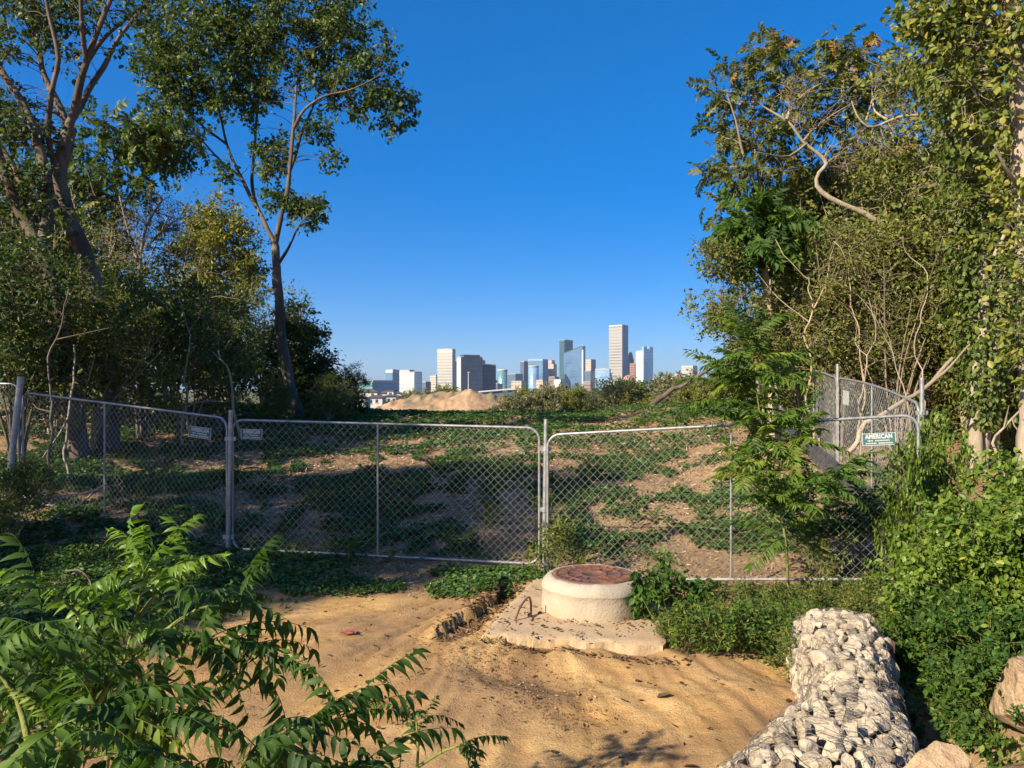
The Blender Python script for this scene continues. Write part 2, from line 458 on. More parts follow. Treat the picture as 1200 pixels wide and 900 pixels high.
def foliage(mb, C, CD, rg, per, spread, size, tmpl=LEAF4, mat=0, droop=.25, tone=(.5, .22), up=.5, shoots=4, flat=1.0, blobtone=.14):
    n = len(C)
    sd = unit(rg.standard_normal((n, shoots, 3)) * np.array([1, 1, .75]) + .7 * CD[:, None, :] + np.array([0, 0, .15]))
    k = rg.integers(0, shoots, (n, per))
    D = np.take_along_axis(sd, k[:, :, None].repeat(3, 2), 1)
    tt = rg.random((n, per, 1)) ** .7
    pos = C[:, None, :] + D * spread * tt + rg.standard_normal((n, per, 3)) * spread * .16
    pos[:, :, 2] = C[:, None, 2] + (pos[:, :, 2] - C[:, None, 2]) * flat
    A = D * .6 + rg.standard_normal((n, per, 3)) * .6 + np.array([0, 0, -droop])
    N = rg.standard_normal((n, per, 3)) * .7 + np.array([0, 0, up])
    ct = rg.standard_normal((n, 1)) * blobtone
    tn = np.clip(tone[0] + ct + tone[1] * rg.standard_normal((n, per)), 0, 1)
    sz = size * (.5 + rg.random((n, per)))
    pos = pos.reshape(-1, 3); A = A.reshape(-1, 3); N = N.reshape(-1, 3); tn = tn.ravel(); sz = sz.ravel()
    tmpl = tmpl if isinstance(tmpl, list) else [tmpl]
    w = rg.integers(0, len(tmpl), len(pos))
    for i, tm in enumerate(tmpl):
        q = w == i
        mb.inst(tm, pos[q], unit(A[q]), N[q], sz[q], mat, tn[q])

def plant(name, label, cat, limbs, blobs, n, seed, per=40, spread=.5, size=.1, tmpl=LEAF4, leaf='leaf_dark', bark='bark_grey',
          group=None, base=None, twigs=True, sides=9, extra=None, gk={}, fk={}):
    """a tree or shrub: Empty > trunk, branches, crown; limbs and blobs in world space"""
    rg = np.random.default_rng(seed)
    tubes, (BP, BR), C, CD = grow(limbs, blobs, n, rg, **gk)
    b = np.array(limbs[0][0][0] if base is None else base, float)
    root = thing(name, label, cat, tuple(b), group)
    mb = MB()
    for q, r in tubes: mb.tube(q, r, sides + 3 if r[0] > .03 else 5, rough=.3 if r[0] > .03 else 0)
    mb.build('trunk' if 'tree' in name or 'sapling' in name else 'stem', M[bark], root, b)
    if len(BP):
        mb = MB()
        big = BR[:, 0] > .015
        if big.any(): mb.tubes(BP[big], BR[big], 5)
        if (~big).any(): mb.tubes(BP[~big], BR[~big], 3)
        if twigs:
            k = 3
            c = np.repeat(C, k, 0); d = unit(np.repeat(CD, k, 0) * .6 + rg.standard_normal((len(c), 3)))
            L = spread * (.5 + .6 * rg.random((len(c), 1)))
            pts = np.stack([c, c + d * L * .5 + rg.standard_normal(c.shape) * .04, c + d * L], 1)
            mb.tubes(pts, np.tile([.004, .003, .002], (len(c), 1)) * (1 + spread), 3)
        mb.build('branch', M[bark], root, b)
    if per:
        mb = MB()
        foliage(mb, C, CD, rg, per, spread, size, tmpl, **fk)
        if extra: extra(mb, rg)
        mb.build('crown' if 'tree' in name or 'sapling' in name else 'foliage', M[leaf] if isinstance(leaf, str) else leaf, root, b)
    return root

def PL(pts, d):
    """traced limb: (u, v[, dd]) with depth offsets"""
    return [P(p[0], p[1], d + (p[2] if len(p) > 2 else 0)) for p in pts]
def BL(lst, d):
    """traced crown lobes: (u, v, ru, rv, weight[, dd, depth radius])"""
    out = []
    for b in lst:
        dd = d + (b[5] if len(b) > 5 else 0); s = dd / FPX
        rd = b[6] if len(b) > 6 else .8 * (b[2] + b[3]) / 2 * s
        out.append((P(b[0], b[1], dd), np.array([b[2] * s, rd, b[3] * s]), b[4]))
    return out

# ================================================================== SETTING: ground
def axis(segs):
    out = []
    for a, b, st in segs:
        out.append(np.arange(a, b, st))
    return np.concatenate(out)
def growaxis(a, b, s0, k=1.25):
    v = [a]; s = s0
    while v[-1] < b:
        v.append(v[-1] + s); s *= k
    return np.array(v)
def build_ground():
    xp = growaxis(9, 9000, .2)
    xs = np.concatenate([-xp[::-1], axis([(-9 + .12, -4.5, .12), (-4.5, 4.5, .035), (4.5, 8.95, .12)]), xp])
    ys = np.concatenate([-growaxis(0, 900, .5)[::-1][:-1], axis([(0, 3.4, .15), (3.4, 10.6, .035), (10.6, 20, .1), (20, 40, .25)]), growaxis(40, 9500, .5)])
    X, Y = np.meshgrid(xs, ys)
    Z = ground(X.ravel(), Y.ravel())
    nx, ny = len(xs), len(ys)
    i = np.arange(ny - 1)[:, None] * nx; j = np.arange(nx - 1)[None, :]
    F = np.stack([i + j, i + j + 1, i + nx + j + 1, i + nx + j], -1).reshape(-1, 4)
    mb = MB(); mb.add(np.c_[X.ravel(), Y.ravel(), Z], F)
    o = mb.build('ground', ground_mat())
    a = o.data.attributes.new('sand', 'FLOAT', 'POINT')
    a.data.foreach_set('value', sandmask(X.ravel(), Y.ravel()).astype(np.float32))
    a = o.data.attributes.new('rill', 'FLOAT', 'POINT')
    a.data.foreach_set('value', rills(X.ravel(), Y.ravel()).astype(np.float32))
    tag(o, kind='structure')
    return o
def ground_mat():
    m, nt, b, out = newmat('ground')
    v = coords(nt, 'Object')
    fine = noise(nt, 55, 5, .7, v); med = noise(nt, 7, 5, .6, v)
    streak = noise(nt, 3.0, 5, .6, coords(nt, 'Object', (1.0, 2.6, 1)), 1.2)
    big = noise(nt, .9, 3, .5, v)
    mxs = nt.nodes.new('ShaderNodeMath'); mxs.operation = 'MULTIPLY_ADD'; mxs.inputs[1].default_value = .45
    h2 = nt.nodes.new('ShaderNodeMath'); h2.operation = 'MULTIPLY'; h2.inputs[1].default_value = .6
    nt.links.new(attr(nt, 'rill'), h2.inputs[0]); nt.links.new(streak, mxs.inputs[0]); nt.links.new(h2.outputs[0], mxs.inputs[2])
    sand = ramp(nt, [(.36, (.26, .14, .055)), (.5, (.45, .265, .10)), (.64, (.57, .37, .16))], mxs.outputs[0])
    sand = mixc(nt, ramp(nt, [(.36, (.75, .75, .75)), (.58, (0, 0, 0))], big), sand, (.25, .155, .085))
    sand = mixc(nt, ramp(nt, [(.3, (.55, .55, .55)), (.5, (0, 0, 0))], fine), sand, (.22, .14, .075))
    sand = mixc(nt, ramp(nt, [(.62, (0, 0, 0)), (.72, (.6, .6, .6))], fine), sand, (.62, .46, .28))
    spk = nt.nodes.new('ShaderNodeTexVoronoi'); spk.inputs['Scale'].default_value = 38; nt.links.new(v, spk.inputs['Vector'])
    gate = nt.nodes.new('ShaderNodeMath'); gate.operation = 'MULTIPLY'
    nt.links.new(ramp(nt, [(.09, (1, 1, 1)), (.14, (0, 0, 0))], spk.outputs['Distance']), gate.inputs[0])
    nt.links.new(ramp(nt, [(.5, (0, 0, 0)), (.62, (.8, .8, .8))], med), gate.inputs[1])
    sand = mixc(nt, gate.outputs[0], sand, (.12, .075, .04))
    chips = nt.nodes.new('ShaderNodeTexVoronoi'); chips.inputs['Scale'].default_value = 26
    mp = nt.nodes.new('ShaderNodeMapping'); mp.inputs['Scale'].default_value = (1, 1.8, 1); mp.inputs['Rotation'].default_value = (0, 0, .6)
    nt.links.new(v, mp.inputs['Vector']); nt.links.new(mp.outputs[0], chips.inputs['Vector'])
    mul = ramp(nt, [(.0, (.15, .088, .045)), (.35, (.27, .17, .088)), (.7, (.38, .255, .14)), (1, (.50, .36, .21))], chips.outputs['Color'])
    mul = mixc(nt, ramp(nt, [(.35, (.75, .75, .75)), (.65, (0, 0, 0))], med), mul, (.18, .11, .06))
    mul = mixc(nt, ramp(nt, [(.45, (0, 0, 0)), (.62, (.45, .45, .45))], big), mul, (.42, .285, .155))
    c = mixc(nt, attr(nt, 'sand'), mul, sand)
    # far land: olive brush colour beyond the crest
    sep = nt.nodes.new('ShaderNodeSeparateXYZ'); nt.links.new(v, sep.inputs[0])
    mr = nt.nodes.new('ShaderNodeMapRange'); mr.inputs[1].default_value = 34; mr.inputs[2].default_value = 60
    nt.links.new(sep.outputs['Y'], mr.inputs[0])
    c = mixc(nt, mr.outputs[0], c, ramp(nt, [(.35, (.06, .075, .03)), (.65, (.16, .13, .07))], noise(nt, .12, 5, .6, v)))
    nt.links.new(c, b.inputs['Base Color'])
    b.inputs['Roughness'].default_value = .95; b.inputs['Specular IOR Level'].default_value = .1
    ad = nt.nodes.new('ShaderNodeMath'); ad.operation = 'ADD'
    nt.links.new(fine, ad.inputs[0]); nt.links.new(med, ad.inputs[1])
    bump(nt, b, ad.outputs[0], .7, .028)
    return m
GROUND = build_ground()

def build_mound():
    m, nt, b, out = newmat('mound_dirt')
    n1 = noise(nt, .55, 6, .65, coords(nt)); n2 = noise(nt, .18, 3, .5, coords(nt))
    c = ramp(nt, [(.35, (.20, .125, .075)), (.55, (.36, .225, .125)), (.75, (.46, .31, .18))], n1)
    c = mixc(nt, ramp(nt, [(.5, (0, 0, 0)), (.6, (.75, .75, .75))], n2), c, (.15, .13, .065))
    nt.links.new(c, b.inputs['Base Color']); b.inputs['Roughness'].default_value = .95
    bump(nt, b, n1, .8, .3)
    d = 68.
    us = np.linspace(415, 640, 150); ds = np.linspace(d - 7, d + 9, 40)
    tu = [410, 432, 448, 470, 495, 515, 534, 544, 551, 558, 570, 590, 612, 645]
    tv = [494, 488, 475, 469, 466, 463, 461, 457.5, 456, 458, 461, 463, 468, 494]
    U, D = np.meshgrid(us, ds)
    top = np.interp(U, tu, tv)
    prof = np.where(D < d, sstep(d - 7, d, D), sstep(d + 9, d, D))
    X = (U - 600) / FPX * d
    base = ground(X.ravel(), D.ravel()).reshape(X.shape) - .15
    zt = EYE - (top - HZ) / FPX * d
    Z = base + np.maximum(0, zt - base) * prof * (.76 + .48 * fbm(X * .45, D * .45, 4)) + (fbm(X * 1.7, D * 1.7, 3) - .5) * .7 * prof
    n, k = U.shape
    i = np.arange(n - 1)[:, None] * k; j = np.arange(k - 1)[None, :]
    mb = MB(); mb.add(np.stack([X, D, Z], -1).reshape(-1, 3), np.stack([i + j, i + j + 1, i + k + j + 1, i + k + j], -1).reshape(-1, 4))
    tag(mb.build('dirt_mound', m), kind='structure')
build_mound()

# ================================================================== SKYLINE
def facade(name, wall, glass, floor=8.0, bay=0.0, gfrac=.55, metal=.0, rough=.35, jitter=.25):
    """storeys of glass and wall; optional vertical bays"""
    m, nt, b, out = newmat(name)
    v = coords(nt, 'Object')
    sep = nt.nodes.new('ShaderNodeSeparateXYZ'); nt.links.new(v, sep.inputs[0])
    def stripe(sock, period, frac):
        a = nt.nodes.new('ShaderNodeMath'); a.operation = 'DIVIDE'; nt.links.new(sock, a.inputs[0]); a.inputs[1].default_value = period
        f = nt.nodes.new('ShaderNodeMath'); f.operation = 'FRACT'; nt.links.new(a.outputs[0], f.inputs[0])
        l = nt.nodes.new('ShaderNodeMath'); l.operation = 'LESS_THAN'; nt.links.new(f.outputs[0], l.inputs[0]); l.inputs[1].default_value = frac
        return l.outputs[0], a.outputs[0]
    s, cell = stripe(sep.outputs['Z'], floor, gfrac)
    if bay:
        ad = nt.nodes.new('ShaderNodeMath'); ad.operation = 'ADD'
        nt.links.new(sep.outputs['X'], ad.inputs[0]); nt.links.new(sep.outputs['Y'], ad.inputs[1])
        s2, _ = stripe(ad.outputs[0], bay, .7)
        mu = nt.nodes.new('ShaderNodeMath'); mu.operation = 'MULTIPLY'; nt.links.new(s, mu.inputs[0]); nt.links.new(s2, mu.inputs[1]); s = mu.outputs[0]
    nz = noise(nt, .022, 3, .6, v); nz2 = noise(nt, .09, 2, .5, coords(nt, 'Object', (1, 1, 2.5)))
    g = mixc(nt, ramp(nt, [(.3, (0, 0, 0)), (.7, (1, 1, 1))], nz), tuple(x * (1 - jitter) for x in glass), tuple(min(1, x * (1 + jitter * 1.5)) for x in glass))
    g = mixc(nt, ramp(nt, [(.52, (0, 0, 0)), (.7, (.35, .35, .35))], nz2), g, tuple(min(1, x * 1.7 + .03) for x in glass))
    c = mixc(nt, s, wall, g)
    nt.links.new(c, b.inputs['Base Color'])
    b.inputs['Metallic'].default_value = metal
    b.inputs['Roughness'].default_value = rough
    return m
def flat(name, col, rough=.7, metal=0, vary=.12):
    m, nt, b, out = newmat(name)
    n = noise(nt, 2.5, 4, .6, coords(nt))
    c = ramp(nt, [(.3, tuple(x * (1 - vary) for x in col)), (.7, tuple(min(1, x * (1 + vary)) for x in col))], n)
    nt.links.new(c, b.inputs['Base Color']); b.inputs['Roughness'].default_value = rough; b.inputs['Metallic'].default_value = metal
    return m

BASEZ = -6.0
def footprint(u0, uc, u1, d, th=None, dmin=25):
    """corner of the block nearest the viewer at column uc; left face u0..uc, right face uc..u1"""
    s = d / FPX
    th = math.radians(28 if th is None else th)
    C = np.array([(uc - 600) * s, d])
    a = max((uc - u0) * s / math.cos(th), dmin); bb = max((u1 - uc) * s / math.sin(th), dmin)
    la = np.array([-math.cos(th), math.sin(th)]); rb = np.array([math.sin(th), math.cos(th)])
    return C, la, rb, a, bb, th
def block(mb, C, la, rb, a, b, z0, z1, a0=0, b0=0, mat=0):
    p = [C + la * (a0 + a) + rb * b0, C + la * a0 + rb * b0, C + la * a0 + rb * (b0 + b), C + la * (a0 + a) + rb * (b0 + b)]
    mb.prism([tuple(q) for q in p], z0, z1, mat)
def ztop(v, d): return EYE - (v - HZ) / FPX * d

def tower(label, u0, uc, u1, vt, d, mat, side=None, roof=None, th=None, crown=None, name='office_tower', bands=None, mech=None, steps=()):
    C, la, rb, a, b, th = footprint(u0, uc, u1, d, th)
    root = thing(name, label, 'building', (C[0], C[1], BASEZ), 'towers of the distant skyline')
    org = (C[0], C[1], BASEZ)
    z1 = ztop(vt, d)
    # the body turned so that its own axes follow the faces
    R = np.array([[-la[0], -la[1]], [rb[0], rb[1]]])
    def loc(mb):
        out = MB(); out.F = mb.F; out.n = mb.n
        V = np.concatenate(mb.V) - np.array(org)
        out.V = [np.c_[V[:, :2] @ R.T, V[:, 2]]]
        return out
    rotz = math.atan2(-la[1], -la[0])
    def put(mb, nm, mt):
        o = loc(mb).build(nm, mt, root); return o
    root.rotation_euler = (0, 0, rotz)
    mb = MB(); block(mb, C, la, rb, a, b, BASEZ, z1); put(mb, 'wall', mat)
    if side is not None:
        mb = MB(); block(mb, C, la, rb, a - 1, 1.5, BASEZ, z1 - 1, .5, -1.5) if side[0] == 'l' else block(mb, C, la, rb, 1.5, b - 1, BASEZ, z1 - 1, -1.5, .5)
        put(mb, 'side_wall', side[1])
    s = d / FPX
    if crown:
        mb = MB(); block(mb, C, la, rb, a + .6, b + .6, z1 - crown[0] * s, z1 + .8, -.3, -.3); put(mb, 'crown_band', crown[1])
    rf = MB(); block(rf, C, la, rb, a * .97, b * .97, z1 + .8 if crown else z1, z1 + 2.2, a * .015, b * .015); put(rf, 'roof', roof or M['roof_grey'])
    for (f0, f1, g0, g1, h, mt) in steps:        # upper blocks: fractions of the two faces, height in pixels
        mb = MB(); block(mb, C, la, rb, a * (f1 - f0), b * (g1 - g0), z1 - 1, z1 + h * s, a * f0, b * g0); put(mb, 'upper_block', mt)
    if mech:
        mb = MB(); block(mb, C, la, rb, a * .4, b * .4, z1 + 1.5, z1 + mech * s, a * .25, b * .25); put(mb, 'plant_room', M['roof_grey'])
    if bands:
        k, col, hh = bands
        for i in range(k):
            zz = BASEZ + (z1 - BASEZ) * (i + .6) / k
            mb = MB(); block(mb, C, la, rb, a + .8, b + .8, zz, zz + hh, -.4, -.4); put(mb, 'floor_band', col)
    return root

M['roof_grey'] = flat('roof_grey', (.3, .3, .3))
M['white_wall'] = flat('white_wall', (.44, .44, .43))
M['beige_stone'] = facade('beige_stone', (.38, .34, .30), (.22, .22, .22), 9, 0, .42)
M['tan_stone'] = facade('tan_stone', (.44, .36, .28), (.2, .19, .18), 8, 0, .4)
M['beige_apartment'] = facade('beige_apartment', (.42, .32, .23), (.18, .17, .17), 11, 14, .45)
M['blue_glass'] = facade('blue_glass', (.14, .22, .32), (.10, .19, .31), 12, 0, .72, .35, .25)
M['pale_glass'] = facade('pale_glass', (.24, .33, .42), (.22, .36, .52), 14, 0, .75, .3, .25)
M['teal_glass'] = facade('teal_glass', (.12, .26, .27), (.15, .33, .34), 10, 0, .7, .3, .25)
M['dark_teal_glass'] = facade('dark_teal_glass', (.045, .10, .11), (.05, .12, .14), 12, 0, .75, .35, .3)
M['navy_glass'] = facade('navy_glass', (.045, .06, .095), (.05, .065, .11), 12, 0, .7, .2, .35)
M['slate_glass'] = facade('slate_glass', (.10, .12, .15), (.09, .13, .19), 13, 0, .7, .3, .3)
M['grey_granite'] = facade('grey_granite', (.29, .265, .24), (.15, .15, .16), 13, 0, .45)
M['red_granite'] = facade('red_granite', (.27, .13, .10), (.14, .07, .06), 12, 0, .5)
M['pink_granite'] = facade('pink_granite', (.50, .36, .30), (.24, .2, .2), 12, 10, .5)
M['white_tower'] = facade('white_tower', (.42, .42, .40), (.3, .33, .36), 11, 9, .5)
M['brown_block'] = facade('brown_block', (.24, .15, .12), (.1, .08, .08), 10, 0, .5)
M['stone_light'] = flat('stone_light', (.37, .35, .32))
M['red_roof'] = flat('red_brown_roof', (.33, .19, .14))

D0 = 3300.
tower('small pale blue office block at the far left end of the skyline', 400, 406, 410, 449, 2300, M['pale_glass'], name='office_block')
tower('pale blue box tower rising just left of the teal low block', 407, 413, 418, 447, 2200, M['pale_glass'], name='office_block')
tower('wide low office block with teal glass front under a white roof slab', 416, 437, 461, 446.5, 1900, M['blue_glass'], side=('l', M['teal_glass']), crown=(1.6, M['stone_light']), name='office_block', th=42)
tower('blue glass tower with white top behind the wide teal block', 453, 460, 468, 434, 2300, M['blue_glass'], crown=(2.6, M['white_wall']), mech=1.4)
tower('white residential tower with grey window columns, left of its twin', 467, 480, 482, 434.5, 2200, M['white_tower'], steps=((.1, .95, 0, 1, 1.2, M['stone_light']),))
tower('white tower with blue right side standing in front of its white neighbour', 477, 486, 493.5, 436.5, 2000, M['pale_glass'], side=('l', M['white_tower']), th=40)
tower('low blue glass block right of the two white towers', 491, 499, 503, 448, 2100, M['slate_glass'], name='office_block')
tower('tan mid-rise half hidden behind the banded beige tower', 505, 511, 515, 441, 2600, M['tan_stone'], crown=(1, M['stone_light']), mech=1.4)
tower('beige slab tower with horizontal bands and a white top storey', 512, 530, 532, 409.5, 2300, M['beige_stone'], crown=(4.6, M['white_wall']), th=18, mech=1.4, bands=(15, M['stone_light'], 4.0))
tower('thin white sliver of a tower right of the banded beige tower', 531.5, 533, 534.5, 424, 2700, M['white_wall'])
tower('dark navy stepped tower with a blank white left side', 535, 540.5, 565, 418.5, 2000, M['navy_glass'], side=('l', M['white_wall']), th=62, steps=((0, 1, .12, .88, 3.0, M['navy_glass']),))
tower('lower dark navy slab attached right of the white-sided tower', 562, 564, 581, 427.5, 2050, M['navy_glass'], th=70, steps=((0, 1, .08, .28, 6.0, M['white_wall']),))
tower('low blue block behind the round glass tower', 594, 604, 613, 438.5, 3100, M['slate_glass'], name='office_block')
tower('low beige block with small windows before the blue glass towers', 599, 611, 617, 447, 2700, M['beige_apartment'], name='office_block')
tower('dark block with an open frame top left of the curved glass tower', 611, 614, 620, 424, 3300, M['slate_glass'], th=50, mech=1.4)
tower('blue glass slab with a dark right side behind the round front', 619, 636, 643, 421.3, 3200, M['blue_glass'], th=30, crown=(1.2, M['pale_glass']))
tower('pinkish stepped stone tower beside the blue glass slab', 642.5, 648.5, 653, 427, 3300, M['pink_granite'], steps=((.35, 1, 0, 1, 5.0, M['pink_granite']),))
tower('low brown block at the foot of the pinkish stepped tower', 643, 650, 656, 442, 2900, M['brown_block'], name='office_block')
tower('tall dark teal glass tower behind the slanted glass one', 656, 661.5, 672, 398.6, 3900, M['dark_teal_glass'], th=55, mech=1.0)
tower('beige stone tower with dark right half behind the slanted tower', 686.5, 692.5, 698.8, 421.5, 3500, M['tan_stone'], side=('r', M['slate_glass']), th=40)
tower('slate blue block right of the slanted glass tower fin', 688.5, 692, 699.5, 435, 3000, M['slate_glass'])
tower('wide blue glass box with a dark right edge left of the tallest tower', 698, 714, 717, 432.5, 2900, M['pale_glass'], th=20, mech=1.4)
tower('tallest grey granite tower with a dark shaded right face', 715, 729, 737.6, 380.8, 3560, M['grey_granite'], side=('r', M['slate_glass']), th=38, crown=(1.0, M['stone_light']), bands=(22, M['stone_light'], 3.0))  # right face: its shade is put into the colour with a darker facade
tower('low red granite wing right of the tallest tower', 739, 744, 748, 426.5, 3500, M['red_granite'])
tower('white framed pale glass tower with open glass crown', 747, 754.5, 767, 411, 3200, M['pale_glass'], side=('l', M['white_tower']), th=55, steps=((.0, .25, 0, .35, 5, M['pale_glass']), (.0, .9, .6, 1, 5, M['pale_glass'])))
tower('low grey block under the red granite towers', 743, 750, 757, 448, 2600, M['slate_glass'], name='office_block')
tower('low blue block between the white framed tower and tan apartments', 757, 762, 767, 451, 2500, M['blue_glass'], name='office_block')
tower('tan apartment block with dark windows at the right of the skyline', 766, 779, 785, 444, 2300, M['beige_apartment'], name='apartment_block', mech=2)
tower('long tan apartment block under the leaning dead trunk', 785, 803, 816, 441, 2200, M['beige_apartment'], name='apartment_block', steps=((.2, .6, 0, 1, 3, M['beige_apartment']),))
tower('pale flat roofed building farthest right on the skyline', 800, 812, 822, 429, 2600, M['beige_stone'], name='apartment_block')

tower('low tan block just left of the round pale teal tower', 570, 577, 584, 446, 2800, M['tan_stone'], name='office_block', mech=1.2)
tower('low white block between the brown block and the slanted tower', 651, 657, 664, 445, 2600, M['white_tower'], name='office_block')
tower('low grey block at the foot of the dark slab tower', 576, 583, 589, 450, 2400, M['slate_glass'], name='office_block')
tower('narrow pale block under the blue slab tower', 632, 636, 641, 446, 2500, M['beige_apartment'], name='office_block', mech=1.2)
tower('low brick coloured block right of the slanted tower foot', 686, 692, 697, 448, 2400, M['brown_block'], name='office_block')
tower('low pale block between the blue glass box and the domed building', 714, 721, 729, 447, 2500, M['beige_stone'], name='office_block', mech=1.0)
def round_tower(label, u0, u1, vt, d, mat, name='round_tower'):
    s = d / FPX; R = (u1 - u0) / 2 * s; c = (((u0 + u1) / 2 - 600) * s, d + R)
    root = thing(name, label, 'building', (c[0], c[1], BASEZ), 'towers of the distant skyline')
    h = ztop(vt, d) - BASEZ
    mb = MB(); mb.lathe([(R, 0), (R, h), (R * .98, h + .1), (.01, h + .2)], 36); mb.build('wall', mat, root)
    mb = MB(); mb.lathe([(R + .5, h - 3.5), (R + 1, h - 3.4), (R + 1, h + 2), (R - .4, h + 2.1), (R - .4, h + .5)], 36); mb.build('roof_ring', M['stone_light'], root)
round_tower('round pale teal glass tower standing alone left of centre', 583, 594.5, 433.5, 2700, M['teal_glass'])
round_tower('rounded glass front wrapping the blue slab tower', 619.5, 631.5, 429, 3050, M['pale_glass'])

def slanted_tower():
    d = 3300.; s = d / FPX
    x = lambda u: (u - 600) * s
    root = thing('slanted_tower', 'glass tower with slanted roof, tall right fin and antenna', 'building', (x(674), d, BASEZ), 'towers of the distant skyline')
    org = (x(674), d, BASEZ)
    mb = MB()
    yb = d + 70
    p = [(x(662), d + 12), (x(682.5), d - 8), (x(682.5), yb), (x(662), yb)]
    mb.prism(p, BASEZ, np.array([ztop(413.5, d), ztop(406, d), ztop(406, d), ztop(413.5, d)])); mb.build('wall', M['blue_glass'], root, org)
    mb = MB(); mb.prism([(x(663), d + 13), (x(682), d - 6), (x(682), yb - 1), (x(663), yb - 1)], np.array([ztop(413.5, d), ztop(406, d), ztop(406, d), ztop(413.5, d)]) + .5,
                        np.array([ztop(412.5, d), ztop(405.4, d), ztop(405.4, d), ztop(412.5, d)]) + .5); mb.build('roof', M['navy_glass'], root, org)
    mb = MB(); mb.prism([(x(681.6), d - 10), (x(683.2), d - 12), (x(683.2), d + 20), (x(681.6), d + 20)], BASEZ, ztop(410, d)); mb.build('white_fin', M['white_wall'], root, org)
    mb = MB(); mb.prism([(x(683.3), d - 12), (x(686.3), d + 10), (x(686.3), yb), (x(683.3), yb)], BASEZ, ztop(405.5, d)); mb.build('dark_fin', M['slate_glass'], root, org)
    mb = MB(); mb.tube([(x(683), d + 15, ztop(406, d)), (x(683), d + 15, ztop(398.5, d))], [1.6, .6], 6); mb.build('antenna', M['stone_light'], root, org)
slanted_tower()
def gabled_tower():
    d = 3650.; s = d / FPX; x = lambda u: (u - 600) * s
    root = thing('gabled_tower', 'red granite tower with stepped gables right of the tallest tower', 'building', (x(740), d, BASEZ), 'towers of the distant skyline')
    org = (x(740), d, BASEZ)
    for i, (a, b, v) in enumerate([(735, 743.8, 424), (736, 743, 419), (737, 742.2, 415), (738.2, 741.5, 412.3)]):
        mb = MB(); y0 = d + i * 4
        mb.prism([(x(a), y0), (x(b), y0), (x(b), y0 + 60 - 8 * i), (x(a), y0 + 60 - 8 * i)], BASEZ, ztop(v + 1.4, d)); mb.build('wall', M['red_granite'], root, org)
        c = (x(a) + x(b)) / 2
        V = [(x(a), y0, ztop(v + 1.4, d) + .1), (x(b), y0, ztop(v + 1.4, d) + .1), (c, y0, ztop(v, d))]
        W = V + [(p[0], y0 + 60 - 8 * i, p[2]) for p in V]
        mb = MB(); mb.add(W, [[0, 1, 4, 3], [1, 2, 5, 4], [2, 0, 3, 5]], smooth=False); mb.add(W, [[0, 1, 2], [5, 4, 3]], smooth=False)
        mb.build('gable', M['red_roof'], root, org)
gabled_tower()
def domed():
    d = 2700.; s = d / FPX; x = lambda u: (u - 600) * s
    org = (x(738), d + 25, BASEZ)
    root = thing('domed_building', 'low pinkish building with a shallow red dome under the tallest tower', 'building', org, 'towers of the distant skyline')
    R = 8 * s; z = ztop(446, d) - BASEZ
    mb = MB(); mb.lathe([(R * 1.02, 0), (R * 1.02, z), (R * .9, z + .2)], 28); mb.build('wall', M['pink_granite'], root)
    mb = MB(); mb.lathe([(R * .92, z), (R * .9, z + 4), (R * .7, z + 12), (R * .4, z + 18), (R * .15, z + 20), (.01, z + 21)], 28); mb.build('dome', M['red_roof'], root)
    mb = MB(); mb.lathe([(R * .96, z - 6), (R * 1.06, z - 5.5), (R * 1.06, z + 1), (R * .9, z + 1.5)], 28); mb.build('cornice', M['stone_light'], root)
domed()

# ------------------------------------------------------------------ white houses, arena roof, pole
M['house_wall'] = flat('house_wall', (.46, .43, .39)); M['house_roof'] = flat('house_roof', (.09, .075, .07)); M['house_window'] = flat('house_window', (.05, .06, .08), .2)
def house(label, u0, u1, v_eave, v_ridge, v_base, d, wins, tall=None, flatroof=False):
    s = d / FPX; x0, x1 = (u0 - 600) * s, (u1 - 600) * s
    ze, zr, zb = ztop(v_eave, d), ztop(v_ridge, d), -3.5
    org = ((x0 + x1) / 2, d, zb)
    root = thing('white_house', label, 'house', org, 'white houses left of the dirt mound')
    w = x1 - x0; dep = max(8, .8 * w)
    mb = MB(); mb.box((x0, d, zb), (x1, d + dep, ze)); mb.build('wall', M['house_wall'], root, org)
    mb = MB(); e = .5
    if flatroof:
        mb.box((x0 - .3, d - .3, ze + .02), (x1 + .3, d + dep + .3, zr))
    else:
        c0, c1 = x0 + w * .3, x1 - w * .3
        V = [(x0 - e, d - e, ze + .02), (x1 + e, d - e, ze + .02), (x1 + e, d + dep + e, ze + .02), (x0 - e, d + dep + e, ze + .02), (c0, d + dep / 2, zr), (c1, d + dep / 2, zr)]
        mb.add(V, [[0, 1, 5, 4], [2, 3, 4, 5], [3, 2, 1, 0]], smooth=False); mb.add(V, [[1, 2, 5], [3, 0, 4]], smooth=False)
    mb.build('roof', M['house_roof'], root, org)
    for (a, b, v0, v1) in wins:
        xa, xb = (a - 600) * s, (b - 600) * s
        mb = MB(); mb.box((xa, d - .06, ztop(v1, d)), (xb, d - .004, ztop(v0, d))); wo = mb.build('window', M['house_window'], root, org)
        mb = MB(); mb.box((xa - .15, d - .14, ztop(v1, d) - .15), (xb + .15, d - .003, ztop(v1, d) - .002)); mb.build('sill', M['white_wall'], wo, org)
house('long white house with dark hipped roofs behind the left trees', 416, 442, 459.5, 455.5, 475, 300, [(420, 422, 461, 464), (426, 428, 461, 464), (435, 438, 461, 465)])
house('small white house with shallow dark roof set back behind the others', 440, 470, 461, 458, 475, 330, [(446, 448, 462.5, 465), (462, 464, 462.5, 465)])
house('boxy white house with a dark square window beside the mound', 448, 466, 464.5, 462.5, 478, 250, [(454, 457, 467, 471), (460, 463, 467, 471)])
